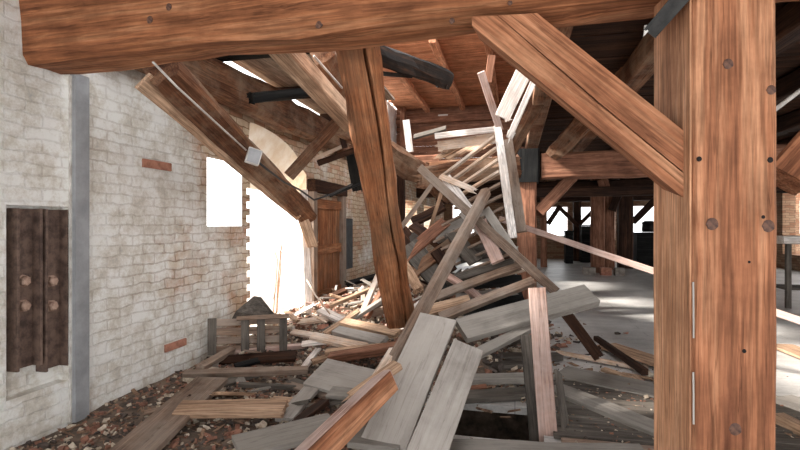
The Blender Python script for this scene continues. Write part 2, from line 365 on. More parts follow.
s0, s1 = W(345, 218), W(352, 268)
cut(wl, cutter_poly(rect(s0.y, s1.y, s1.z, s0.z), WX - .25, WX + 1))
# proud red brick, child of the wall
q0, q1 = W(142, 160), W(170, 170)
bm = bmesh.new(); obox(bm, Vector(), .03, q1.y - q0.y, .075)
bmesh.ops.bevel(bm, geom=bm.edges, offset=.006, segments=1)
finish('exposed_brick', bm, 'brickred', Matrix.Translation(Vector((WX + .004, (q0.y + q1.y) / 2, (q0.z + q1.z) / 2))), wl, 'bare orange brick showing through the whitewash')
q0 = W(175, 345); bm = bmesh.new(); obox(bm, Vector(), .03, .3, .07); bmesh.ops.bevel(bm, geom=bm.edges, offset=.006, segments=1)
finish('exposed_brick', bm, 'brickred', Matrix.Translation(Vector((WX + .002, q0.y, q0.z))), wl, 'bare orange brick near the foot of the wall')
# upper storey of the left wall, at the back, whitewashed, with a window
bm = bmesh.new(); box(bm, (WX - .42, 9.0, 3.302), (WX, 13.2, 4.7))
wu = finish('wall_left_upper', bm, 'white_plaster', kind='structure')
cut(wu, cutter_poly(rect(10.3, 12.3, 3.7, 4.6), WX - 1, WX + 1))
# floor: a slab with a broken hole
ha, hb = ZP(462, 402, 0), ZP(600, 436, 0)
hx0, hx1 = -.46, .2; hy0, hy1 = 3.5, 4.15
bm = bmesh.new()
X0, X1, Y0, Y1 = WX, 9.0, -2.0, 23.0
for (a, b, c, d) in ((X0, hx0, Y0, Y1), (hx1, X1, Y0, Y1), (hx0, hx1, Y0, hy0), (hx0, hx1, hy1, Y1)):
    box(bm, (a, c, -.06), (b, d, 0))
finish('floor', bm, 'floor', kind='structure')
bm = bmesh.new(); box(bm, (hx0 - 1, hy0 - 1, -1.15), (hx1 + 1, hy1 + 1, -1.1))
box(bm, (hx0 - 1, hy0 - 1, -1.1), (hx0 - .95, hy1 + 1, -.13)); box(bm, (hx1 + .95, hy0 - 1, -1.1), (hx1 + 1, hy1 + 1, -.13))
box(bm, (hx0 - 1, hy0 - 1, -1.1), (hx1 + 1, hy0 - .95, -.13)); box(bm, (hx0 - 1, hy1 + .95, -1.1), (hx1 + 1, hy1 + 1, -.13))
finish('floor_pit', bm, 'soil', kind='structure')
bm = bmesh.new(); box(bm, (-14, -6, -.3), (WX - .42, 26, -.05)); finish('ground', bm, 'stone', kind='structure')
# far wall with windows; unseen right wall, its windows enlarged to light the floor
def panel_wall(name, axis, c, lo, hi, zlo, zhi, holes, th, mat):
    bm = bmesh.new(); us = sorted({lo, hi} | {h[0] for h in holes} | {h[1] for h in holes}); zs = sorted({zlo, zhi} | {h[2] for h in holes} | {h[3] for h in holes})
    for i in range(len(us) - 1):
        for j in range(len(zs) - 1):
            um, zm = (us[i] + us[i + 1]) / 2, (zs[j] + zs[j + 1]) / 2
            if any(h[0] < um < h[1] and h[2] < zm < h[3] for h in holes): continue
            if axis == 'y': box(bm, (us[i], c, zs[j]), (us[i + 1], c + th, zs[j + 1]))
            else: box(bm, (c, us[i], zs[j]), (c + th, us[i + 1], zs[j + 1]))
    return finish(name, bm, mat, kind='structure')
def YX(px, py, y):
    r = ray(px, py); q = CAM + r * (y / r.y); return q
FY = 22.6
hol = []
for (a, b, c, d) in ((452, 205, 474, 236), (546, 207, 568, 236), (580, 207, 597, 236), (609, 212, 616, 240), (630, 206, 662, 243), (690, 205, 720, 236), (745, 205, 770, 236), (800, 200, 850, 234)):
    q0, q1 = YX(a, b, FY), YX(c, d, FY); hol.append((q0.x, q1.x, q1.z, q0.z))
panel_wall('wall_back', 'y', FY, WX, 9, 0, 3.3, hol, .4, 'farbrick')
panel_wall('wall_right', 'x', 9, -2, 22.6, 0, 3.3, [(y, y + 1.9, .5, 2.8) for y in (-.6, 2, 4.6, 7.2, 9.8, 12.4, 15, 17.6, 20.2)], .4, 'farbrick')
# ceilings
def boards_sheet(name, x0, x1, y0, y1, z, bw, along, mat, gap=.006, skip=0, kind='structure', parent=None, jit=.006):
    bm = bmesh.new(); u = x0 if along == 'y' else y0; end = x1 if along == 'y' else y1
    while u < end:
        w = bw * random.uniform(.85, 1.15)
        if random.random() >= skip:
            dz = random.uniform(-jit, jit)
            if along == 'y': box(bm, (u, y0 + random.uniform(0, .1), z + dz), (min(u + w - gap, end), y1, z + .03 + dz))
            else: box(bm, (x0 + random.uniform(0, .1), u, z + dz), (x1, min(u + w - gap, end), z + .03 + dz))
        u += w
    # texture runs along the boards: local x = board length
    if along == 'y':
        mw = Matrix.Rotation(math.pi / 2, 4, 'Z'); inv = mw.inverted()
        for v in bm.verts: v.co = inv @ v.co
    else: mw = Matrix()
    return finish(name, bm, mat, mw, parent, kind=kind)
boards_sheet('ceiling', .12, 9, 2.9, 22.6, 3.12, .2, 'x', 'dark')
boards_sheet('light_block_ceiling', WX, 9, -2, 2.9, 3.2, .2, 'x', 'dark')  # unseen ceiling over the viewer, added to cut light on the near timbers
boards_sheet('ceiling_far', WX, .1, 12.8, 22.6, 3.12, .2, 'x', 'dark')
boards_sheet('ceiling_upper', WX, 3.4, 8.0, 13.2, 4.7, .16, 'x', 'soffit')
bm = bmesh.new(); z = 3.15
while z < 4.68:
    w = random.uniform(.15, .2); box(bm, (WX, 13.2, z), (3.4, 13.23 + random.uniform(0, .01), min(z + w - .006, 4.7))); z += w
finish('wall_upper_back', bm, 'reddish', kind='structure')
# joists under the upper ceiling
for i, x in enumerate((-2.3, -1.35, -.45, .5, 1.4, 2.3)):
    timber('roof_joist', Vector((x, 8.1, 4.62)), Vector((x, 13.1, 4.62)), .12, .14, 'soffit', 'red-brown joist under the orange upper roof boards', 'joist', group='joists under the upper roof boards')
timber('wall_rail', Vector((WX + .02, 13.12, 4.35)), Vector((3.3, 13.12, 4.35)), .16, .12, 'reddish', 'red-brown rail across the top of the upper back wall', 'rail', up=Vector((0, -1, 0)))
timber('wall_post', W(403, 110).lerp(Vector((0,0,0)),0) if False else YX(403, 108, 12.95), YX(403, 148, 12.95), .16, .14, 'reddish', 'dark red upright post in the corner of the upper storey', 'post', up=Vector((0, -1, 0)))
q = YX(443, 117, 13.14); bm = bmesh.new(); obox(bm, Vector(), .26, .02, .14)
finish('paper_notice', bm, 'white_plaster', Matrix.Translation(q), label='small pale blank panel on the red upper wall', cat='notice')
# edge beam of the broken upper floor, far side of the hole
timber('floor_beam', Vector((WX, 12.7, 3.0)), Vector((.3, 12.7, 3.0)), .3, .3, 'old', 'brown cross beam at the far edge of the broken upper floor', 'beam')
# sparse ceiling boards left on joists near the wall
left_bd = [(-3.12, .24), (-2.87, .245), (-2.62, .24), (-2.36, .235), (-2.11, .245), (-1.87, .22)]
for i, (x, w) in enumerate(left_bd):
    board(Vector((x + .06, 3.3, 3.42)), Vector((x + .02, 8.6 - .3 * i, 3.38)), w, .03, 'under', 'grey underside board of the gappy ceiling over the brick wall', 'ceiling board', group='gappy ceiling boards over the brick wall', name='ceiling_board')
for i, y in enumerate((4.6, 6.2, 7.8)):
    timber('ceiling_joist', Vector((WX, y, 3.31)), Vector((-1.75 if i < 2 else -2.6, y, 3.31)), .14, .14, 'dark' if i else 'black',
           ['black charred joist crossing under the gappy ceiling', 'dark joist under the gappy ceiling above the arched doorway', 'dark joist under the gappy ceiling beyond the arched doorway'][i], 'joist')
timber('broken_timber', D(250, 99, 5.0), D(309, 92, 5.4), .1, .13, 'black', 'black charred timber hanging level under the gappy ceiling', 'timber', up='cam', rough=.02, jag=(.05, .1))
timber('wall_plate', Vector((WX + .14, 3.2, 3.02)), Vector((WX + .14, 12.5, 3.0)), .26, .42, 'old', 'rough brown wall plate timber above the arched doorway', 'beam', rough=.05, ch=.2)

# right-hand ceiling joists and cross beams
for i, x in enumerate((.3, 1.15, 2.0, 2.9, 3.9, 5.0, 6.2, 7.4)):
    timber('ceiling_joist', Vector((x, 3.0, 2.99)), Vector((x, 22.3, 2.99)), .2, .22, 'dark' if i > 1 else 'old', 'dark brown joist under the right-hand ceiling, running away from the viewer', 'joist', group='joists under the right-hand ceiling', seg=20)

# ------------------------------------------------------------------ main near frame
A = Vector((-3.5, 2.97, 2.9)); B = Vector((2.7, 2.40, 2.76))
main = timber('main_beam', Vector((-3.45, 2.77, 2.86)), Vector((2.7, 2.60, 2.86)), .34, .56, 'beam', 'huge red-brown ceiling beam crossing the top of the view', 'beam', up=UP, rough=.03, ch=.12, seg=30)
def on_main(px, py):
    P, Q = Vector((-3.45, 2.60, 0)), Vector((2.7, 2.43, 0)); return plane_pt(px, py, P, Q)
nb = Vector((-.09, -.996, 0))
for (px, py, r) in ((150, 20, .022), (169, 7, .02), (319, 24, .024), (452, 21, .014), (510, 3, .012)):
    disc('knot', on_main(px, py) + nb * .004, nb, r, 'knot', main)
# near post
C0 = Vector((.729, 2.3, 0)); al = math.radians(7); ax = Vector((math.cos(al), math.sin(al), 0)); ay = Vector((-math.sin(al), math.cos(al), 0))
pw, pd = .338, .383
cen = C0 + ax * pw / 2 + ay * pd / 2
npost = timber('timber_post', cen, cen + UP * 3.3, pd, pw, 'warm', 'massive orange-brown square post in the right foreground', 'post', up=-ax, rough=.008, ch=.05, seed=3.3, seg=24)
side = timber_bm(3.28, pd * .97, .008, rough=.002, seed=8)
finish('side_face', side, 'pale_lit', frame(C0 + ay * pd / 2 - ax * .003 + UP * .01, C0 + ay * pd / 2 - ax * .003 + UP * 3.29, -ax), npost, 'paler side face of the post, with door-side light in its colour')  # paler wood panel; brighter door-side light is put into its colour
def on_front(px, py): return plane_pt(px, py, C0, C0 + ax)
for (px, py, r, n, m) in ((712, 224, .024, 'knot', 'knot'), (768, 226, .024, 'knot', 'knot'), (735, 429, .024, 'knot', 'knot'), (728, 64, .02, 'knot', 'knot'), (771, 90, .018, 'knot', 'knot'),
                          (699, 159, .01, 'peg_hole', 'hole'), (770, 160, .011, 'peg_hole', 'hole'), (744, 351, .008, 'peg_hole', 'hole'), (749, 262, .005, 'peg_hole', 'hole'), (763, 217, .007, 'peg_hole', 'hole')):
    disc(n, on_front(px, py) - ay * .003, -ay, r, m, npost, h=.003, dome=.3 if n == 'peg_hole' else 1)
for (ya, yb) in ((282, 338), (372, 424)):
    timber('plaster_streak', on_front(693.5, yb) - ay * .001, on_front(693, ya) - ay * .001, .007, .003, 'lgrey', 'greyish filler streak', None, up=-ay, parent=npost, rough=.002)
# brace
P1, P2 = D(473, 100, 2.47), D(683, 100, 2.135)
pp = lambda x, y: plane_pt(x, y, P1, P2)
nrm = (P2 - P1).cross(UP).normalized()
if nrm.dot(CAM - P1) > 0: nrm = -nrm      # pointing away from the viewer
up_poly = [pp(498, 15.5), pp(537, 13), pp(684, 131), pp(684, 172), pp(600, 103)]
lo_poly = [pp(472, 17), pp(497, 15.5), pp(599, 104.5), pp(684, 174), pp(684, 201), pp(655, 188), pp(472, 38)]
all_poly = [pp(472, 17), pp(537, 13), pp(684, 131), pp(684, 201), pp(655, 188), pp(472, 38)]
lo_front = [pp(472, 17), pp(497, 15.5), pp(599, 104.5), pp(684, 174), pp(684, 201), pp(655, 178), pp(472, 24)]
xd = (pp(684, 165) - pp(500, 20)).normalized()
prism_world([([pp(472, 17), pp(537, 13), pp(684, 131), pp(684, 198), pp(472, 26)], .03, .2), (up_poly, 0, .03), ([pp(472, 17), pp(497, 15.5), pp(599, 104.5), pp(684, 174), pp(684, 198), pp(472, 26)], 0, .03)],
            nrm, 'diagonal_brace', 'warm', xd, 'thick cracked diagonal brace from the big ceiling beam down to the foreground post', 'brace')
# right brace beyond the post
timber('diagonal_brace', D(782, 180, 2.75), D(960, -18, 2.7), .2, .2, 'warm', 'diagonal brace cut off by the right edge of the view', 'brace', up='cam')
tube('conduit_pipe', [D(772, 112, 2.5), D(830, 68, 2.5)], .011, 'pvc', 'thin pale conduit above the brace at the right edge', 'pipe')
# iron strap where beam meets post
st = empty('iron_strap', D(668, 15, 2.1), 'dark angled iron strap where beam and foreground post meet', 'bracket')
timber('angle_bar', D(650, 34, 2.16), D(692, -14, 2.02), .06, .02, 'iron', None, None, up='cam', parent=st, rough=.002)
timber('angle_flange', D(645, 30, 2.18), D(682, -14, 2.06), .012, .07, 'iron', None, None, up='cam', parent=st, rough=.002)
prism_world([([D(645, 25, 2.15), D(654, 25, 2.15), D(644, 36, 2.15)], 0, .008)], FWD, 'bent_tip', 'pvc', RGT, 'pale bent metal tip', None, st)

# leaning post
A, B = D(355, 48, 3.35), D(399, 312, 5.0)
lp = timber('leaning_post', A + UP * .12 + (A - B).normalized() * .1, B + (B - A).normalized() * .1, .285, .25, 'post', 'leaning loose orange-brown post in the middle, foot in the rubble', 'post', up='cam', rough=.03, ch=.12, groove=(.35, .012, .05))
# pale sloping beam and its darker neighbour
board(D(270, 35, 3.2), D(352, 124, 4.6), .16, .14, 'tan', 'pale tan timber sloping down from behind the ceiling beam to the leaning post', 'timber', up=(0, -.5, -1), name='sloping_timber', rough=.01)
timber('sloping_timber', D(322, 50, 3.9), D(352, 112, 5.2), .2, .2, 'old', 'dark brown timber sloping beside the pale tan one', 'timber', up='cam', rough=.03)
timber('fallen_beam', D(340, 122, 6.2), D(450, 192, 8.6), .34, .34, 'old', 'rough brown fallen beam behind the leaning post, sloping to the stair treads', 'beam', up='cam', rough=.06, ch=.18, jag=(0, .2))
tube('conduit_pipe', [D(314, 56, 3.6), D(342, 88, 4.1)], .009, 'pvc', 'thin pale rod between the two sloping timbers', 'pipe')
# fallen joist along the wall with conduit, box, cable
A, B = D(160, 66, 3.55), D(306, 214, 6.9)
fj = timber('fallen_joist', A, B, .27, .24, 'old', 'long brown fallen joist slanting down along the brick wall past the window', 'joist', up=Vector((.75, -.1, .65)), rough=.03, ch=.12)
timber('lit_face', D(143, 81, 3.5), D(300, 216, 6.55), .15, .03, 'tan', 'pale lower face, doorway light put into its colour', None, up='cam', parent=fj, rough=.008)  # tan strip carries the doorway light on the joist's lower side as colour
timber('broken_timber', D(300, 210, 6.75), D(313, 247, 6.8), .15, .12, 'tan', 'short pale timber hanging from the end of the fallen joist', 'timber', up='cam', jag=(0, .08))
cp = tube('conduit_pipe', [D(153, 62, 3.2), D(176, 86, 3.45), D(200, 108, 3.75), D(224, 130, 4.15), D(246, 150, 4.6)], .008, 'pvc', 'thin white conduit running down the fallen joist to the junction box', 'pipe')
tube('cable', [D(258, 162, 4.75), D(268, 170, 5.0), D(284, 182, 5.4), D(300, 190, 5.8), D(314, 200, 6.3), D(332, 194, 6.4), D(352, 184, 6.6)], .012, 'cable', 'dark cable hanging from the junction box past the doorway', 'cable')
jb = bmesh.new(); obox(jb, Vector(), .13, .06, .15); bmesh.ops.bevel(jb, geom=jb.edges, offset=.008, segments=2)
jm = frame(D(246, 154, 4.66), D(261, 159, 4.72), Vector((0, 0, 1))); jbo = finish('junction_box', jb, 'pvc', jm, label='small white junction box on the fallen joist', cat='junction box')
jl = bmesh.new(); obox(jl, Vector((0, -.034, 0)), .11, .012, .13); bmesh.ops.bevel(jl, geom=jl.edges, offset=.004, segments=1)
finish('lid', jl, 'duct', jm, jbo)
# broken dark roof pieces above, black bar
timber('broken_beam', D(362, 48, 5.2), D(447, 80, 6.4), .2, .2, 'char', 'black charred beam stub with a ragged end high in the middle', 'beam', up='cam', rough=.05, jag=(0, .15))
timber('iron_bar', D(362, 72, 5.4), D(411, 76, 5.95), .05, .05, 'iron', 'flat dark iron bar under the charred beam stub', 'bar', up='cam', rough=.002)

# window reveal and doorway
dr = empty('wooden_door', W(323, 306, WX + .06), 'old brown panelled wooden door standing beside the arched doorway', 'door')
y0, y1 = W(311, 250).y, W(337, 250).y; z0, z1 = .25, W(324, 200).z
def wall_piece(name, ya, yb, za, zb, xa, xb, mat, par, label=None, vert=True):
    A = Vector(((xa + xb) / 2, (ya + yb) / 2, za)); B = Vector(((xa + xb) / 2, (ya + yb) / 2, zb))
    if not vert: A = Vector(((xa + xb) / 2, ya, (za + zb) / 2)); B = Vector(((xa + xb) / 2, yb, (za + zb) / 2)); return timber(name, A, B, zb - za, xb - xa, mat, label, None, up=Vector((1, 0, 0)), parent=par, rough=.004)
    return timber(name, A, B, yb - ya, xb - xa, mat, label, None, up=Vector((1, 0, 0)), parent=par, rough=.004)
n = 6
for i in range(n):
    wall_piece('door_plank', y0 + (y1 - y0) * i / n + .005, y0 + (y1 - y0) * (i + 1) / n - .005, z0, z1 - .02, WX + .01, WX + .05, 'post', dr)
for (za, zb) in ((z0, z0 + .16), ((z0 + z1) / 2 - .08, (z0 + z1) / 2 + .08), (z1 - .16, z1)): wall_piece('door_rail', y0, y1, za, zb, WX + .05, WX + .085, 'post', dr, None, False)
wall_piece('door_frame', y1 + .01, y1 + .18, .1, z1 + .1, WX + .0, WX + .12, 'gbrown', dr)
wall_piece('door_frame', y0 - .15, y0 - .01, .1, z1 + .1, WX + .0, WX + .12, 'gbrown', dr)
wall_piece('door_frame', y0 - .15, y1 + .18, z1 + .1, z1 + .3, WX + .0, WX + .14, 'dark', dr, None, False)
board(D(304, 190, 6.9), D(309, 316, 6.75), .1, .05, 'white', 'pale upright batten propped in front of the doorway jamb', 'batten', up='cam', name='batten')  # white board colour stands in for stronger light on the batten
tube('twig', [D(307, 280, 6.3), D(316, 296, 6.1), D(330, 314, 5.9)], .01, 'pale', 'thin pale stick leaning on the batten foot', 'stick')
# window in the wall: low bar of bright reveal is geometry; branches outside the doorway
sh = empty('bare_shrub', Vector((-3.9, 6.1, -.05)), 'bare leafless shrub seen through the bright arched doorway', 'shrub')
for pts in ([(326, 335, 7.6), (316, 285, 7.7), (310, 262, 7.8), (306, 235, 7.9)], [(326, 335, 7.6), (300, 272, 7.8), (288, 240, 8.0), (284, 210, 8.1)], [(310, 338, 7.5), (288, 296, 7.7), (276, 286, 7.8)], [(308, 338, 7.6), (292, 270, 7.9), (280, 250, 8.0)], [(306, 300, 7.6), (296, 290, 7.7), (288, 260, 7.8), (270, 236, 8)]):
    P = [D(x, y, d) for x, y, d in pts]; P = [Vector((min(p.x, -3.7), p.y, p.z)) for p in P]
    tube('branch', P, .012, 'twig', parent=sh, n=6, taper=.4)
# slot shutter and black sheet on the farther wall
bm = bmesh.new(); obox(bm, Vector(), .04, s1.y - s0.y - .02, s0.z - s1.z - .02)
finish('window_shutter', bm, 'sack', Matrix.Translation(Vector((WX - .0, (s0.y + s1.y) / 2, (s0.z + s1.z) / 2))), label='narrow dark shutter in the brick wall beyond the wooden door', cat='shutter')
timber('dark_board', D(356, 152, 7.4), D(362, 190, 7.6), .3, .05, 'black', 'black hanging board beside the leaning post', 'board', up='cam', jag=(.05, .1))
board(D(330, 196, 6.8), D(368, 180, 7.2), .04, .04, 'black', 'thin black bar hanging above the wooden door', 'bar', up='cam', name='iron_bar')
# V-shaped broken timbers by the arch
board(D(289, 176, 6.3), D(338, 122, 6.2), .15, .08, 'old', 'brown broken timber rising from the fallen joist towards the ceiling by the arch', 'timber', up='cam', name='broken_timber')
board(D(337, 119, 6.2), D(345, 148, 6.3), .07, .06, 'dark', 'short dark timber hanging beside the rising broken timber', 'timber', up='cam', name='broken_timber')
board(D(316, 158, 6.6), D(352, 142, 6.4), .05, .04, 'pale', 'thin pale lath resting against the leaning post near the arch', 'lath', up='cam', name='lath')
board(D(318, 163, 6.7), D(355, 150, 6.5), .08, .03, 'dark', 'dark lath beneath the thin pale one near the arch', 'lath', up='cam', name='lath')

# duct strip on the wall, steel channels with bolts
a, b = W(77, 70), W(79, 421)
dm = empty('wall_conduit', Vector((WX + .04, (a.y + b.y) / 2, b.z)), 'flat grey vertical conduit on the whitewashed wall', 'conduit')
yw0, yw1 = W(70, 225).y, W(84, 225).y
bm = bmesh.new(); box(bm, (WX, yw0, b.z + .02), (WX + .05, yw1, 2.62)); bmesh.ops.bevel(bm, geom=bm.edges, offset=.006, segments=2)
finish('cover', bm, 'duct', None, dm)
bm = bmesh.new(); box(bm, (WX, yw0 - .012, b.z + .02), (WX + .02, yw0, 2.6)); finish('side_lip', bm, 'pvc', None, dm)
for (pa, pb, nm) in ((11, 37, 'nearer'), (40, 64, 'farther')):
    a, b = W(pa, 225, WX - .05).y, W(pb, 225, WX - .05).y
    za, zb = W(pa, 372, WX - .05).z, W(38, 209, WX - .05).z
    ch = empty('steel_channel', Vector((WX - .05, (a + b) / 2, za)), 'rusty vertical steel channel with two bolts, ' + ('left one of the wall recess' if nm == 'nearer' else 'right one of the recess beside the conduit'), 'steel channel')
    bm = bmesh.new(); box(bm, (WX - .088, a, za), (WX - .07, b, zb)); box(bm, (WX - .07, a, za), (WX + .0, a + .018, zb)); box(bm, (WX - .07, b - .018, za), (WX + .0, b, zb))
    bmesh.ops.bevel(bm, geom=bm.edges, offset=.003, segments=1)
    web = finish('web', bm, 'steel', None, ch)
    for py in (281, 306):
        P = Vector((WX - .068, (a + b) / 2, W((pa + pb) / 2, py, WX - .05).z))
        bm = bmesh.new(); n = 6
        rr = []
        for (q, x) in ((1.25, 0), (1.25, .01), (1, .012), (1, .035), (.75, .043)):
            m_ = 12 if False else 6
            rr.append([bm.verts.new((x, math.cos(k * math.pi / 3) * .037 * q, math.sin(k * math.pi / 3) * .037 * q)) for k in range(6)])
        for i in range(4):
            for j in range(6): bm.faces.new((rr[i][j], rr[i][(j + 1) % 6], rr[i + 1][(j + 1) % 6], rr[i + 1][j]))
        bm.faces.new(rr[0]); bm.faces.new(rr[-1])
        finish('bolt', bm, 'bolt', Matrix.Translation(P) @ Matrix.Rotation(random.random(), 4, 'X'), web)

# ------------------------------------------------------------------ far posts, beams, braces
def fpost(px0, px1, d, ztop, label, mat='reddish', z0=0, depth=None, parts=True):
    A = D((px0 + px1) / 2, 225, d); w = (px1 - px0) / F * d * .93
    e = empty('timber_post', Vector((A.x, A.y, z0)), label, 'post')
    timber('shaft', Vector((A.x, A.y, z0)), Vector((A.x, A.y, ztop)), w, w, mat, up=Vector((0, -1, 0)), parent=e, rough=.01)
    return e, w, A
e, w, P = fpost(516.5, 536.5, 8.2, 2.2, 'reddish square post carrying a dark saddle block, right of the collapsed stair', 'reddish')
timber('saddle_block', P + Vector((0, 0, 2.2 - P.z)), P + Vector((0, 0, 2.75 - P.z)), .4, .42, 'black', 'dark saddle block', None, up=Vector((0, -1, 0)), parent=e, rough=.01)
Pb = Vector((P.x, P.y, 0))
timber('cross_beam', Vector((P.x + .23, P.y, 2.47)), Vector((7.8, P.y + .1, 2.5)), .36, .42, 'reddish', 'reddish cross beam running right from the dark saddle block', 'beam', rough=.02)
timber('cross_beam', Vector((P.x - .23, P.y, 2.47)), Vector((-1.5, P.y + .1, 2.42)), .36, .36, 'old', 'brown cross beam stub running left from the dark saddle block behind the stair', 'beam', rough=.03, jag=(0, .2))
timber('tie_rail', Vector((P.x + .2, P.y + 2.6, 2.2)), Vector((7.8, P.y + 2.6, 2.25)), .2, .2, 'dark', 'dark rail crossing behind the reddish post and its brace', 'rail')
timber('diagonal_brace', D(538, 213, 8.1), D(577, 172, 8.2), .19, .19, 'reddish', 'reddish diagonal brace rising right from the post with the saddle block', 'brace', up='cam')
for (a, b, d, lab, m) in ((591, 604, 15.5, 'reddish far post standing on stone blocks', 'reddish'), (604.5, 614, 16.5, 'dark red far post behind the one on stone blocks', 'reddish'), (618, 632, 17, 'dark brown far post left of the white far window', 'dark'), (573, 581, 20.5, 'slim dark far post with two braces between white windows', 'dark'),
                          (540.5, 547, 17.5, 'slim reddish far post just right of the near reddish one', 'reddish'), (563, 572, 20.9, 'slim dark far post left of the braced one', 'dark'), (397, 405, 12.5, 'dark far post seen behind the leaning post', 'dark')):
    if lab.startswith('slim dark far post left'): continue
    fpost(a, b, d, 2.95 if d < 17.2 else 2.85, lab, m)
sb = D(598, 260, 15.3)
for i, (dx, l) in enumerate(((-.35, .34), (.12, .3), (.5, .26))):
    bm = bmesh.new(); obox(bm, Vector(), l, .3, .22); bmesh.ops.bevel(bm, geom=bm.edges, offset=.02, segments=2)
    finish('stone_block', bm, 'brickred' if i == 1 else 'stone', Matrix.Translation(Vector((sb.x + dx, sb.y - .6, .11))), label=['pale stone block left of the far post foot', 'reddish block in front of the far post foot', 'pale stone block right of the far post foot'][i], cat='stone block')
for (a, b, lab) in (((578, 226, 20.2), (560, 208, 20.2), 'left dark brace of the slim far post'), ((578, 226, 20.3), (598, 206, 20.3), 'right dark brace of the slim far post'), ((548, 224, 17.4), (560, 206, 17.4), 'small dark brace at the far reddish post')):
    timber('diagonal_brace', D(*a), D(*b), .16, .16, 'dark', lab, 'brace', up='cam')
timber('diagonal_brace', D(633, 222, 16.9), D(660, 195, 16.8), .22, .22, 'dark', 'dark brace rising right from the dark brown far post', 'brace', up='cam')
timber('diagonal_brace', D(606, 192, 15), D(602, 178, 14.6), .3, .12, 'reddish', 'short reddish cleat at the head of the far post', 'cleat', up='cam')
timber('diagonal_brace', D(612, 210, 16.2), D(624, 180, 16.2), .25, .25, 'dark', 'dark brace between the two big far posts', 'brace', up='cam')
timber('cross_beam', Vector((WX, 16.2, 2.62)), Vector((8.8, 16.2, 2.7)), .4, .42, 'dark', 'dark far cross beam over the two big far posts', 'beam')
timber('cross_beam', Vector((WX, 20.4, 2.62)), Vector((8.8, 20.4, 2.7)), .4, .46, 'dark', 'dark farthest cross beam above the white windows', 'beam')
# crates, desk and such far away
def crate(px0, px1, py0, py1, d, label, mat='dark'):
    a, b = D(px0, py1, d), D(px1, py0, d); e = empty('crate', Vector(((a.x + b.x) / 2, (a.y + b.y) / 2, 0)), label, 'crate')
    w = (b - a).dot(RGT); h = b.z; c = Vector(((a.x + b.x) / 2, (a.y + b.y) / 2, 0))
    bm = bmesh.new(); obox(bm, Vector((0, .35, h / 2)), w, .7, h); bmesh.ops.bevel(bm, geom=bm.edges, offset=.02, segments=1); finish('body', bm, mat, Matrix.Translation(c), e)
    bm = bmesh.new(); obox(bm, Vector((0, .35, h + .03)), w + .06, .76, .05); bmesh.ops.bevel(bm, geom=bm.edges, offset=.01, segments=1); finish('lid', bm, mat, Matrix.Translation(c), e)
crate(566, 573, 232, 250, 19, 'small black crate by the slim far post', 'black')
crate(582, 597, 226, 250, 19.5, 'black crate between the far posts', 'black')
crate(638, 662, 234, 250, 17.5, 'long black chest left of the foreground post', 'black')
a = D(651, 234, 17.9); bm = bmesh.new()
for (z_, r_) in ((0, .2),): pass
rr = [[bm.verts.new((math.cos(k * math.pi / 6) * r, math.sin(k * math.pi / 6) * r, z)) for k in range(12)] for (r, z) in ((.22, 0), (.24, .1), (.22, .3), (.26, .34), (.14, .42))]
for i in range(4):
    for j in range(12): bm.faces.new((rr[i][j], rr[i][(j + 1) % 12], rr[i + 1][(j + 1) % 12], rr[i + 1][j]))
bm.faces.new(rr[0]); bm.faces.new(rr[-1])
finish('black_bin', bm, 'black', Matrix.Translation(Vector((a.x, a.y + .35, max(.0, D(651, 234, 17.5).z) + .06))), label='black bin on the long black chest', cat='bin')
# table at far right
tb = empty('work_table', D(795, 250, 9.5) * 1, 'table with a pale top beyond the foreground post at the right edge', 'table')
ta = D(805, 240, 9.0); ta.z = 0
timber('table_top', Vector((ta.x - .5, ta.y, 1.23)), Vector((ta.x + 1.5, ta.y, 1.23)), .7, .14, 'white', parent=tb, rough=.003)
for dx in (-.4, 1.35):
    for dy in (-.28, .28): timber('leg', Vector((ta.x + dx, ta.y + dy, 0)), Vector((ta.x + dx, ta.y + dy, 1.16)), .08, .08, 'dgrey', parent=tb, up=Vector((0, -1, 0)), rough=.003)
timber('shelf', Vector((ta.x - .45, ta.y, .35)), Vector((ta.x + 1.4, ta.y, .35)), .6, .04, 'dgrey', parent=tb, rough=.003)

# ------------------------------------------------------------------ rubble heap (ground form)
def Hh(x, y):
    def g(cx, cy, sx, sy, h): return h * math.exp(-((x - cx) / sx) ** 2 - ((y - cy) / sy) ** 2)
    v = g(-2.2, 6.5, 1.3, 1.4, .28) + g(-.75, 6.6, .8, 1.1, .62) + g(-1.9, 8.6, 1.3, 1.5, .5) + g(-2.9, 4.6, .5, 1.2, .04)
    n = fbm(Vector((x * 1.3, y * 1.3, 0))) * .035 + fbm(Vector((x * 5, y * 5, 3))) * .02
    e = min(1, max(0, ((-.75 if y < 4.3 else -.75 + min(.75, (y - 4.3) * .9)) - x + .12 * math.sin(y * 4)) / .4)) * min(1, max(0, (y - 1.9) / .5)) * min(1, max(0, (10.8 - y) / 1.2))
    return (v + n + .03) * e - .012 * (1 - e)
bm = bmesh.new(); nx, ny = 46, 110; g = []
for i in range(nx + 1):
    g.append([bm.verts.new((WX + .0 + (4.0) * i / nx, 1.9 + 9 * j / ny, Hh(WX + 4.0 * i / nx, 1.9 + 9 * j / ny))) for j in range(ny + 1)])
for i in range(nx):
    for j in range(ny):
        if max(g[i][j].co.z, g[i + 1][j].co.z, g[i + 1][j + 1].co.z, g[i][j + 1].co.z) > -.008: bm.faces.new((g[i][j], g[i + 1][j], g[i + 1][j + 1], g[i][j + 1]))
bmesh.ops.delete(bm, geom=[v for v in bm.verts if not v.link_faces], context='VERTS')
finish('rubble_mound', bm, 'soil', label='dusty mound of rubble along the brick wall', cat='rubble', kind='stuff', smooth=True)
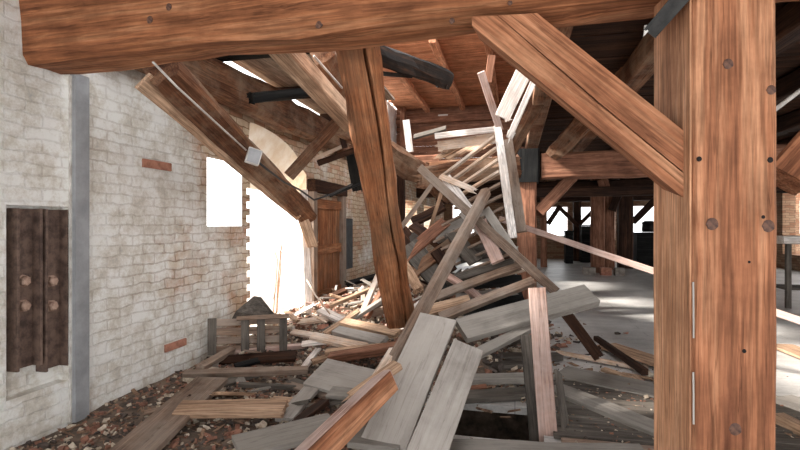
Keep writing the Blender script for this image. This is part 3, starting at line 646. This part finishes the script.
def crumbs(name, label, n, region, sizes, weights, seed, zf=Hh, flat=.5):
    rnd = random.Random(seed); bm = bmesh.new(); k = 0
    while k < n:
        x, y = region(rnd)
        if not (WX + .03 < x): continue
        z = zf(x, y); s = rnd.uniform(*sizes) * (1.6 if rnd.random() < .08 else 1)
        mi = rnd.choices(range(4), weights)[0]
        a, b, c = s * rnd.uniform(.6, 1.5), s * rnd.uniform(.4, .9), s * rnd.uniform(.2, .6)
        if mi == 2: a *= 2; b *= .5; c *= .5
        rot = Matrix.Rotation(rnd.uniform(0, 6.3), 3, 'Z') @ Matrix.Rotation(rnd.uniform(-flat, flat), 3, 'X') @ Matrix.Rotation(rnd.uniform(-flat, flat), 3, 'Y')
        vs = obox(bm, Vector(), a, b, c, None, mi)
        for v in vs:
            v.co = Vector((v.co.x * rnd.uniform(.6, 1.1), v.co.y * rnd.uniform(.6, 1.1), v.co.z)); v.co = rot @ v.co + Vector((x, y, z + c * .35))
        k += 1
    return finish(name, bm, ['crumb_red', 'crumb_tan', 'crumb_brn', 'crumb_drk'], label=label, cat='debris', kind='stuff')
crumbs('brick_crumbs', 'brick crumbs, mortar and splinters strewn over the mound by the wall', 7500, lambda r: (r.uniform(WX, -.5), 2.2 + 3.8 * r.random() ** .9), (.015, .045), (3, 3, 4, 3), 1)
crumbs('bright_crumbs', 'bright brick crumbs and splinters strewn in front of the doorway', 3000, lambda r: (r.uniform(WX, -.9), r.uniform(5.6, 8.2)), (.03, .09), (3, 5, 4, 1.5), 2)
crumbs('heap_crumbs', 'dark splinters and crumbs under the collapsed boards in the middle', 2200, lambda r: (r.gauss(-.6, .6), r.gauss(6.6, 1.0)), (.03, .1), (2, 3, 5, 4), 3)
crumbs('floor_crumbs', 'crumbs and splinters scattered on the right-hand floor', 1500, lambda r: (r.gauss(1.0, .7), r.gauss(4.3, .6)), (.01, .03), (1.5, 2, 6, 3), 4, zf=lambda x, y: .025 if not (hx0 - .05 < x < hx1 + .05 and hy0 - .05 < y < hy1 + .05) else -1.1)

# ------------------------------------------------------------------ individual boards, placed from the view
N = 'cam'
def flat(mx=0, my=0): return Vector((mx, my, 1))
# foreground big boards
board(D(438, 318, 4.0), D(383, 446, 3.15), .31, .045, 'lgrey', 'wide light grey plank sloping towards the viewer, left of two', 'plank', up=flat(.12, -.25), name='plank', rough=.004)
board(D(468, 347, 3.75), D(417, 478, 2.85), .24, .05, 'lgrey', 'long light grey plank sloping towards the viewer, right of two, beside the floor hole', 'plank', up=flat(.35, -.2), name='plank', rough=.004)
board(D(486, 192, 5.6), D(392, 366, 3.75), .095, .1, 'gbrown', 'long grey-brown rail leaning from the collapsed stair down to the light grey planks', 'rail', up=flat(-.5, -.5), name='rail', rough=.006)
board(D(396, 352, 3.9), D(362, 408, 3.35), .1, .09, 'pale', 'pale broken rail end beside the left light grey plank', 'rail', up=flat(-.4, -.5), name='rail', jag=(.0, .12))
sq = board(D(388, 380, 3.35), D(293, 474, 2.6), .12, .15, 'pink', 'square timber with a pale top and orange side at the bottom, sloping to the viewer', 'timber', up=flat(-.4, -.15), name='square_timber', rough=.004)
_m = sq.matrix_basis; _l = (D(388, 380, 3.35) - D(293, 474, 2.6)).length
_s = 1 if (_m.to_3x3() @ Vector((0, 1, 0))).dot(RGT) > 0 else -1
bm = timber_bm(_l * .97, .012, .14, rough=.002)
finish('side_face', bm, 'warm', _m @ Matrix.Translation((0, _s * .062, 0)), sq, 'clean orange side face')
board(D(398, 365, 3.4), D(352, 398, 3.2), .1, .05, 'tan', 'splintered yellowish board end lying on the square timber', 'board', up=flat(-.2, -.3), jag=(0, .12))
board(D(461, 331, 4.15), D(591, 295, 4.5), .24, .07, 'grey', 'thick grey plank with a brown edge, propped across the view behind the pinkish plank', 'plank', up=Vector((-.25, -.75, .75)), name='plank')
board(D(537, 288, 3.75), D(548.5, 442, 3.5), .13, .055, 'pink', 'pinkish upright plank in front of the thick propped plank', 'plank', up=N, name='plank', rough=.004)
board(D(529, 335, 3.95), D(539, 440, 3.75), .14, .05, 'dgrey', 'dark grey upright plank just behind the pinkish one', 'plank', up=N, name='plank')
board(D(458, 364, 3.85), D(540, 322, 4.3), .09, .045, 'grey', 'narrow grey board wedged under the thick propped plank', 'board', up=Vector((0, -.6, .8)))
board(D(562, 308, 4.5), D(598, 356, 4.75), .1, .1, 'dark', 'dark splintered timber with an orange end under the propped plank', 'timber', up=N, jag=(0, .12), name='broken_timber')
board(ZP(456, 443, .03) + Vector((-.05, -.13, 0)), ZP(640, 447, .03) + Vector((0, -.16, 0)), .24, .06, 'grey', 'grey floorboard with a splintered front edge along the near side of the hole', 'floorboard', up=flat(), name='floorboard', rough=.02)
board(ZP(440, 398, .03), ZP(536, 393, .03), .2, .05, 'dgrey', 'dark grey floorboard along the far side of the hole', 'floorboard', up=flat(), name='floorboard')
board(ZP(440, 380, .05), ZP(530, 378, .05), .2, .05, 'grey', 'grey floorboard, second from the hole', 'floorboard', up=flat(.03), name='floorboard')
board(ZP(450, 366, .05), ZP(532, 364, .05), .18, .05, 'dgrey', 'dark grey floorboard, third from the hole', 'floorboard', up=flat(-.03), name='floorboard')
board(ZP(470, 357, .06), ZP(560, 356, .04), .18, .05, 'dgrey', 'dark floorboard under the propped plank, farthest from the hole', 'floorboard', up=flat(), name='floorboard')
board(ZP(554, 388, .05), ZP(676, 438, .04), .2, .05, 'grey', 'grey-white board lying diagonally left of the foreground post', 'board', up=flat(.15, -.2))
board(ZP(556, 352, .05), ZP(640, 368, .03), .05, .04, 'pale', 'thin splintered pale strip on the floor behind the pinkish plank', 'strip', up=flat(), jag=(.05, .1), name='strip')
board(ZP(606, 345, .05), ZP(668, 365, .05), .3, .03, 'tan', 'flat tan board on the floor left of the foreground post', 'board', up=flat())
board(ZP(596, 338, .1), ZP(645, 372, .1), .06, .06, 'dark', 'dark strip standing in for the shading across the tan floor board', 'batten', up=flat(), name='batten')  # dark piece added where shade falls across the tan board
board(D(558, 372, 3.9), D(566, 432, 3.55), .1, .02, 'dgrey', 'thin dark board leaning right behind the foot of the pinkish plank', 'board', up=Vector((1, -.5, .3)))
board(ZP(560, 372, .03), ZP(690, 398, .03), .4, .03, 'grey', 'wide grey floor panel partly covered with crumbs, left of the foreground post', 'panel', up=flat(), name='panel')
board(ZP(780, 345, .03), ZP(850, 372, .03), .3, .03, 'tan', 'tan board on the floor right of the foreground post', 'board', up=flat())
board(ZP(778, 418, .06), ZP(850, 452, .06), .1, .08, 'tan', 'brown-edged timber at the bottom right corner', 'timber', up=flat(), name='square_timber')
board(ZP(779, 398, .03), ZP(860, 425, .03), .3, .03, 'grey', 'grey board at the bottom right corner', 'board', up=flat())
for i in range(8):
    y = 3.25 + i * .215; x0 = .25 if y < 4.3 else .1
    board(Vector((x0 + random.uniform(0, .08), y, .012 + random.uniform(0, .008))), Vector((3.2, y + .02, .012)), .2, .03, random.choice(('dgrey', 'dgrey', 'gbrown')), 'worn dark floorboard of the torn-up patch around the foreground post', 'floorboard', up=flat(), name='floorboard', group='worn floorboards around the foreground post')
# rail crossing right
board(D(500, 219, 6.3), D(830, 331, 4.2), .07, .06, 'pink', 'long thin pinkish rail slanting right behind the foreground post', 'rail', up=N, name='rail', rough=.003)
# diagonal boards in the middle
board(D(420, 168, 5.9), D(556, 292, 4.9), .1, .05, 'gbrown', 'long narrow board slanting down right across the collapsed stair', 'board', up=N)
board(D(486, 210, 5.6), D(514, 252, 5.2), .1, .07, 'grey', 'short grey pole with a frayed end over the long narrow board', 'pole', up=N, jag=(0, .06), name='pole')
board(D(446, 178, 6.0), D(480, 226, 5.6), .12, .04, 'white', 'white board beneath the stair treads, slanting right', 'board', up=N)
board(D(440, 176, 5.95), D(474, 190, 5.8), .07, .03, 'pale', 'pale pointed splint lying over the white board', 'splint', up=N, jag=(.04, .1), name='splint')
board(D(480, 222, 5.5), D(498, 262, 5.2), .14, .05, 'pink', 'pinkish board under the narrow slanting board', 'board', up=N)
board(D(462, 212, 5.7), D(486, 236, 5.5), .1, .04, 'lgrey', 'light board end behind the long leaning rail', 'board', up=N)
board(D(437, 178, 6.6), D(398, 232, 6.6), .06, .06, 'gbrown', 'thin grey-brown pole leaning left towards the leaning post', 'pole', up=N, name='pole')
board(D(443, 188, 6.5), D(428, 235, 6.5), .05, .05, 'tan', 'thin tan pole leaning beside the grey-brown one', 'pole', up=N, name='pole')
# --- heap of boards
heap = [
 ((400, 262, 6.0), (446, 222, 6.3), .17, .05, 'reddish', 'dark reddish board at the left of the heap'),
 ((404, 280, 5.9), (452, 244, 6.1), .16, .05, 'old', 'brown board lower left in the heap beside the leaning post'),
 ((410, 240, 6.5), (470, 226, 6.5), .2, .05, 'dgrey', 'dark grey board near the top of the heap'),
 ((434, 236, 6.2), (486, 214, 6.3), .24, .05, 'grey', 'wide grey board high on the heap under the slanting board'),
 ((436, 250, 6.0), (452, 272, 5.9), .16, .05, 'dark', 'short dark brown board pointing down in the heap'),
 ((460, 256, 5.9), (506, 248, 5.8), .2, .05, 'dgrey', 'dark grey broad board in the middle of the heap'),
 ((446, 282, 5.6), (514, 262, 5.5), .1, .05, 'dgrey', 'narrow dark board below the broad dark one'),
 ((430, 300, 5.2), (520, 266, 5.3), .09, .05, 'gbrown', 'long narrow grey-brown board rising right through the heap'),
 ((440, 318, 4.9), (534, 281, 5.0), .1, .06, 'gbrown', 'long board rising right just above the thick propped plank'),
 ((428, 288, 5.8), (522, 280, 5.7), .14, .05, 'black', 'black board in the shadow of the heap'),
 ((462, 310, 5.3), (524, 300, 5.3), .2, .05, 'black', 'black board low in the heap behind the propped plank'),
 ((402, 262, 5.6), (420, 292, 5.3), .1, .1, 'tan', 'broken tan stub right of the leaning post'),
 ((408, 245, 6.1), (450, 290, 5.8), .28, .05, 'dgrey', 'wide dark board standing in the heap beside the leaning post'),
 ((412, 222, 7.0), (444, 206, 7.0), .16, .06, 'dark', 'dark board end behind the heap top'),
 ((400, 230, 6.6), (420, 256, 6.4), .2, .05, 'dark', 'dark brown board beside the leaning post at heap top'),
 ((412, 225, 6.4), (446, 250, 6.2), .14, .05, 'dark', 'dark brown board crossing the reddish ones in the heap'),
 ((452, 232, 5.9), (476, 262, 5.7), .18, .05, 'dgrey', 'dark board behind the long leaning rail'),
 ((474, 282, 5.3), (528, 268, 5.4), .06, .04, 'pale', 'thin pale strip in the heap near the reddish post'),
 ((440, 272, 5.6), (482, 300, 5.2), .08, .05, 'pink', 'pinkish batten pointing down right low in the heap'),
 ((422, 312, 5.0), (470, 300, 5.0), .12, .04, 'tan', 'tan board at the foot of the heap'),
 ((404, 318, 5.0), (430, 296, 5.2), .08, .04, 'white', 'white splinter board right of the leaning post foot'),
 ((500, 240, 6.4), (518, 300, 6.2), .09, .06, 'dark', 'dark upright batten against the reddish post'),
 ((456, 298, 5.4), (516, 290, 5.2), .1, .04, 'grey', 'grey board crossing the black boards in the heap'),
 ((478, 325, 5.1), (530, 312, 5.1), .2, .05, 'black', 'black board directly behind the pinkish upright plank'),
]
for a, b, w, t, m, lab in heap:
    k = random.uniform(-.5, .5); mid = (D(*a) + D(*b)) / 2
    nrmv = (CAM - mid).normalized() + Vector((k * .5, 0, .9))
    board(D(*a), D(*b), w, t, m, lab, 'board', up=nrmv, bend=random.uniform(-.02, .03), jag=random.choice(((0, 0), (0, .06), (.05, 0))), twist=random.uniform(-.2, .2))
# collapsed stair: white right stringer, brown lining, treads, top landing board
stair = empty('collapsed_stair', D(500, 230, 5.8), 'collapsed wooden stair seen from below with white stringer and parallel treads', 'staircase')
timber('stringer', D(497.5, 126, 5.7), D(513, 238, 5.4), .09, .05, 'white', 'white-painted stringer', None, parent=stair, up='cam', bend=.06, rough=.004)
timber('stringer_lining', D(508, 140, 6.0), D(522, 232, 5.6), .11, .05, 'gbrown', 'brown lining board', None, parent=stair, up='cam', bend=.05, rough=.004)
for i in range(11):
    f = i / 10
    xr, yr = 496 + 14 * f, 136 + 118 * f; dr_ = 5.75 - .3 * f
    ln = (52, 46, 42, 44, 46, 60, 70, 66, 60, 54, 50)[i]
    sl = (.75, .72, .68, .6, .55, .5, .5, .48, .46, .42, .4)[i]
    P, Q = D(xr, yr, dr_), D(xr - ln, yr + ln * sl, dr_ + .5)
    tr = timber('tread', P, Q, .075, .03, 'gbrown' if i > 3 else 'pale', None, None, parent=stair, up=Vector((.1, -.1, 1)), rough=.003)
ld = empty('landing', D(468, 132, 6.0), 'white-edged landing with splintered planks at the top of the collapsed stair', 'landing')
timber('edge_board', D(436, 136, 6.1), D(498, 129, 5.8), .07, .1, 'white', None, None, parent=ld, up='cam', rough=.004)
timber('apron_board', D(438, 146, 6.15), D(496, 138, 5.9), .12, .05, 'pale', None, None, parent=ld, up='cam', rough=.006, jag=(.1, 0))
for i, (x, y, l) in enumerate(((444, 153, 16), (452, 155, 14), (462, 151, 12), (472, 149, 10), (448, 149, 10), (482, 147, 8))):
    timber('splintered_plank', D(x + l, y - l * .45, 6.3), D(x - l * .4, y + l * .3, 6.1), .09, .025, 'tan', None, None, parent=ld, up=Vector((0, -.5, 1)), jag=(0, .12), rough=.004)
timber('broken_beam', D(418, 178, 7.2), D(520, 166, 7.0), .3, .3, 'old', 'rough brown beam hanging behind the stair treads', 'beam', up='cam', rough=.05, jag=(.15, .1))
timber('broken_beam', D(402, 162, 9.2), D(440, 160, 9.0), .2, .2, 'reddish', 'short dark reddish beam left of the landing', 'beam', up='cam', rough=.02)
board(D(414, 137, 8.6), D(446, 128, 8.4), .12, .04, 'dgrey', 'grey tilted board above the upper floor edge, left of the landing', 'board', up=Vector((0, -.7, .7)))
timber('white_batten', D(406, 120, 8.8), D(410, 152, 8.8), .12, .03, 'white', 'white upright strip left of the landing in the upper storey', 'batten', up='cam', rough=.003)
# hanging white boards top centre
board(D(481, 72, 5.4), D(500, 130, 5.7), .08, .04, 'pink', 'long pale lath hanging down to the top of the stair', 'lath', up=N, name='lath')
board(D(526, 68, 4.9), D(502, 118, 5.1), .16, .035, 'white', 'broad white board hanging right of the pale lath', 'board', up=N, jag=(0, .05))
board(D(536, 76, 4.8), D(509, 138, 5.1), .06, .03, 'white', 'narrow white board with a pointed lower end hanging beside the broad one', 'board', up=N, jag=(0, .12))
board(D(492, 55, 5.8), D(488, 82, 5.9), .09, .06, 'reddish', 'short reddish stub above the pale lath', 'stub', up=N, name='broken_timber')
timber('sloping_timber', D(560, 55, 5.2), D(506, 158, 6.6), .2, .2, 'old', 'brown timber sloping behind the hanging white boards', 'timber', up='cam', rough=.02)
timber('sloping_timber', D(662, 40, 4.6), D(556, 152, 7.4), .24, .24, 'old', 'dark brown timber under the right-hand ceiling, sloping to the cross beam', 'timber', up='cam', rough=.03)

# --- boards on the left
board(ZP(212, 380, .13), ZP(118, 466, .1), .27, .05, 'gbrown', 'wide dusty brown plank running along the foot of the brick wall', 'plank', up=flat(.05), name='plank')
board(ZP(178, 409, .14), ZP(286, 408, .14), .2, .05, 'tan', 'short tan plank lying across the rubble at lower left', 'plank', up=flat(0, -.15), name='plank', jag=(0, .03))
board(D(184, 374, 4.5), D(308, 370, 4.6), .07, .06, 'gbrown', 'long thin tan batten lying level across the rubble', 'batten', up=flat(0, -.4), name='batten')
board(D(230, 352, 5.2), D(312, 345, 5.4), .06, .05, 'pink', 'thin pinkish batten under the slatted frame', 'batten', up=flat(0, -.3), name='batten')
board(D(284, 420, 3.6), D(312, 388, 4.1), .15, .03, 'lgrey', 'short light grey board pointing away, among crumbs at lower centre', 'board', up=flat(-.05, -.2))
board(ZP(316, 372, .22), ZP(378, 388, .18), .36, .035, 'lgrey', 'broad light grey board tilted towards the viewer in the centre', 'board', up=flat(.1, -.45))
board(D(302, 370, 4.7), D(318, 349, 5.2), .07, .03, 'white', 'short white strip crossing the end of the level batten', 'strip', up=flat(0, -.3), name='strip')
board(D(312, 362, 4.8), D(348, 350, 5.0), .06, .04, 'tan', 'short tan strip right of the white strip', 'strip', up=flat(0, -.3), name='strip', jag=(.03, .03))
board(ZP(236, 448, .1), ZP(335, 424, .12), .3, .04, 'grey', 'grey board at the bottom, left of the square timber', 'board', up=flat(0, -.05))
board(ZP(352, 436, .1), ZP(402, 442, .08), .26, .04, 'grey', 'short grey board under the foot of the left light grey plank', 'board', up=flat())
board(D(200, 368, 4.6), D(232, 350, 5.2), .08, .06, 'gbrown', 'brown timber between the brick wall and the slatted frame', 'timber', up=flat(.3), name='broken_timber')
board(D(262, 450, 3.1), D(326, 402, 3.8), .07, .04, 'dark', 'dark rotten batten among the crumbs at lower centre', 'batten', up=flat(), name='batten', rough=.02)
pile = [
 ((343, 322, 5.6), (398, 334, 5.2), .14, .05, 'tan', 'tan board left of the leaning post foot'),
 ((336, 330, 5.3), (384, 342, 4.9), .14, .05, 'lgrey', 'light grey board in front of the tan one by the leaning post'),
 ((312, 336, 5.1), (368, 348, 4.9), .12, .04, 'pale', 'pale board third from the leaning post foot'),
 ((330, 358, 4.8), (402, 346, 4.6), .1, .08, 'reddish', 'reddish timber lying below the leaning post'),
 ((326, 352, 4.9), (400, 344, 4.7), .06, .04, 'tan', 'thin tan batten on the reddish timber'),
 ((320, 310, 6.2), (352, 325, 5.8), .12, .04, 'white', 'bright white board in the light of the doorway'),
 ((330, 306, 6.2), (380, 285, 6.4), .05, .05, 'tan', 'thin tan stick rising towards the dark slot in the wall'),
 ((362, 314, 6.0), (381, 270, 6.2), .07, .05, 'pale', 'pale plank leaning up behind the leaning post'),
 ((366, 318, 5.9), (388, 282, 6.0), .07, .05, 'reddish', 'reddish plank leaning behind the pale one'),
 ((348, 322, 5.8), (392, 294, 5.9), .06, .05, 'grey', 'grey pole in the pile behind the leaning post'),
 ((300, 322, 6.0), (345, 316, 6.1), .1, .03, 'pale', 'pale board lying flat before the doorway'),
 ((292, 332, 5.7), (330, 338, 5.5), .09, .03, 'pale', 'pale broken board before the doorway, nearer'),
 ((302, 344, 5.2), (338, 340, 5.2), .07, .03, 'white', 'white strip in the rubble under the doorway light'),
 ((372, 312, 6.0), (398, 304, 5.8), .14, .1, 'gbrown', 'rounded grey-brown log end behind the leaning post'),
 ((366, 306, 6.3), (396, 296, 6.2), .12, .1, 'dark', 'dark log end above the grey-brown one'),
 ((338, 300, 7.0), (376, 292, 7.2), .12, .05, 'dark', 'dark board at the foot of the farther brick wall'),
 ((322, 300, 7.2), (346, 290, 7.4), .1, .05, 'dark', 'dark board below the wooden door'),
 ((346, 284, 8.0), (378, 276, 8.2), .12, .06, 'black', 'black board at the wall foot beyond the door'),
 ((205, 362, 5.0), (296, 356, 5.0), .14, .04, 'dark', 'dark board in the gap under the level batten'),
 ((235, 366, 4.8), (292, 352, 5.2), .07, .03, 'black', 'black lath in the gap under the slatted frame'),
 ((222, 384, 4.4), (262, 372, 4.7), .1, .03, 'dgrey', 'dark grey board poking from rubble beside the wide brown plank'),
 ((330, 392, 3.9), (372, 396, 3.7), .12, .03, 'grey', 'grey board below the broad light grey one'),
 ((286, 384, 4.4), (330, 396, 4.0), .08, .03, 'gbrown', 'dusty brown lath left of the broad light grey board'),
]
for a, b, w, t, m, lab in pile:
    board(D(*a), D(*b), w, t, m, lab, 'board', up=Vector((random.uniform(-.2, .2), -.35, 1)), jag=random.choice(((0, 0), (0, .05), (.04, .04))), twist=random.uniform(-.15, .15))
# slatted frame (old crate side)
fr = empty('slatted_frame', D(248, 352, 5.3), 'broken grey slatted frame standing in the rubble by the brick wall', 'frame')
A0, A1 = 5.15, 5.35
def fp(x, y): return D(x, y, A0 + (A1 - A0) * (x - 208) / 80)
for y in (322, 331, 340, 349): timber('slat', fp(211, y + 1), fp(286, y - 2), .075, .025, 'gbrown', parent=fr, up='cam', rough=.006)
for x in (213, 246, 262, 284): timber('stile', fp(x, 318) - FWD * .03, fp(x, 354) - FWD * .03, .085, .03, 'dgrey', parent=fr, up='cam', rough=.006)
timber('top_rail', fp(238, 318) - FWD * .04, fp(290, 315) - FWD * .04, .04, .05, 'gbrown', parent=fr, up='cam')
# slab leaning in the doorway corner
prism_world([([D(230, 322, 5.6), D(236, 311, 5.6), D(254, 296, 5.75), D(261, 297, 5.75), D(281, 322, 5.75)], 0, .06)], (FWD * .9 - RGT * .2 + UP * -.2).normalized(), 'slab', 'dgrey', RGT, 'grey slab leaning in the lower corner of the doorway', 'slab')

# random fragments: copies sharing mesh
def frag_mesh(L, w, t, mat):
    bm = timber_bm(L, w, t, rough=.008, jag=(.05, .05), seg=4); bmesh.ops.recalc_face_normals(bm, faces=bm.faces)
    me = bpy.data.meshes.new('fragment'); bm.to_mesh(me); bm.free(); me.materials.append(M[mat]); return me
frs = [frag_mesh(random.uniform(.16, .5), random.uniform(.03, .1), random.uniform(.012, .03), m) for m in ('pale', 'gbrown', 'grey', 'tan', 'dgrey', 'pink', 'white', 'reddish', 'dark', 'lgrey') for _ in range(2)]
def scatter(n, region, label, group, seed, pick, lift=.04, tilt=.35):
    r = random.Random(seed); k = 0
    while k < n:
        x, y = region(r)
        if x < WX + .25: continue
        o = bpy.data.objects.new('board_fragment', frs[r.choice(pick)]); COL.objects.link(o)
        o.location = (x, y, max(Hh(x, y), 0) + lift * r.random() + .02)
        o.rotation_euler = (r.uniform(-.3, .3), r.uniform(-tilt, tilt), r.uniform(0, 3.14)); o.scale = (r.uniform(.6, 1.3),) * 3
        o['label'] = label; o['category'] = 'board fragment'; o['group'] = group; k += 1
bright = [0, 1, 2, 4, 6, 7, 10, 12, 13, 18, 19]; dull = [2, 3, 4, 5, 6, 8, 9, 11, 14, 15, 16, 17]
scatter(70, lambda r: (r.uniform(-2.9, -.9), r.uniform(5.4, 7.6)), 'broken board fragment in the pile before the doorway', 'board fragments before the doorway', 11, bright, .14, .5)
scatter(38, lambda r: (r.uniform(-2.7, -.4), r.uniform(3.3, 5.2)), 'small board fragment in the crumbs on the left side', 'board fragments in the crumbs on the left', 12, dull, .03)
scatter(30, lambda r: (r.gauss(-.55, .35), r.gauss(6.4, .6)), 'broken board fragment in the middle heap', 'board fragments in the middle heap', 13, [8, 9, 14, 15, 16, 17, 2, 3], .3, .8)
scatter(10, lambda r: (r.uniform(.9, 1.9), r.uniform(4.3, 5.6)), 'small splintered fragment on the right-hand floor', 'fragments on the right-hand floor', 14, [0, 2, 3, 6, 7], .0, .05)
# loose bricks
def brick_mesh(mat):
    bm = bmesh.new(); obox(bm, Vector(), random.uniform(.12, .24), .11, .065); bmesh.ops.bevel(bm, geom=bm.edges, offset=.008, segments=2)
    for v in bm.verts: v.co += Vector((random.uniform(-1, 1), random.uniform(-1, 1), random.uniform(-1, 1))) * .005
    me = bpy.data.meshes.new('brick'); bm.to_mesh(me); bm.free(); me.materials.append(M[mat]); return me
bms = [brick_mesh(m) for m in ('brickred', 'crumb_tan', 'brickred', 'stone')]
def bricks(n, region, label, group, seed):
    r = random.Random(seed)
    for _ in range(n):
        x, y = region(r); o = bpy.data.objects.new('loose_brick', r.choice(bms)); COL.objects.link(o)
        o.location = (x, y, max(Hh(x, y), 0) + .03); o.rotation_euler = (r.uniform(-.3, .3), r.uniform(-.3, .3), r.uniform(0, 3.1)); o.scale = (r.uniform(.45, .85),) * 3
        o['label'] = label; o['category'] = 'brick'; o['group'] = group
bricks(12, lambda r: (r.uniform(-2.95, -2.1), r.uniform(2.9, 4.6)), 'loose brick lying at the foot of the whitewashed wall', 'loose bricks along the wall foot', 21)
bricks(22, lambda r: (r.uniform(-2.8, -1.1), r.uniform(5.2, 7.2)), 'loose brick in the rubble before the doorway', 'loose bricks before the doorway', 22)

# ------------------------------------------------------------------ light
w = bpy.data.worlds.new('sky'); SC.world = w; w.use_nodes = True
bg = w.node_tree.nodes['Background']; bg.inputs[0].default_value = (.97, .985, 1, 1); bg.inputs[1].default_value = 2.6
sd = bpy.data.lights.new('sun', 'SUN'); so = bpy.data.objects.new('sun', sd); COL.objects.link(so)
sd.energy = 11; sd.angle = math.radians(6); sd.color = (1, .95, .88)
so.rotation_euler = Vector((.75, .25, -.62)).to_track_quat('-Z', 'Y').to_euler()
vs = SC.view_settings; vs.view_transform = 'Standard'; vs.look = 'None'; vs.gamma = 1; vs.use_curve_mapping = False; vs.exposure = .55
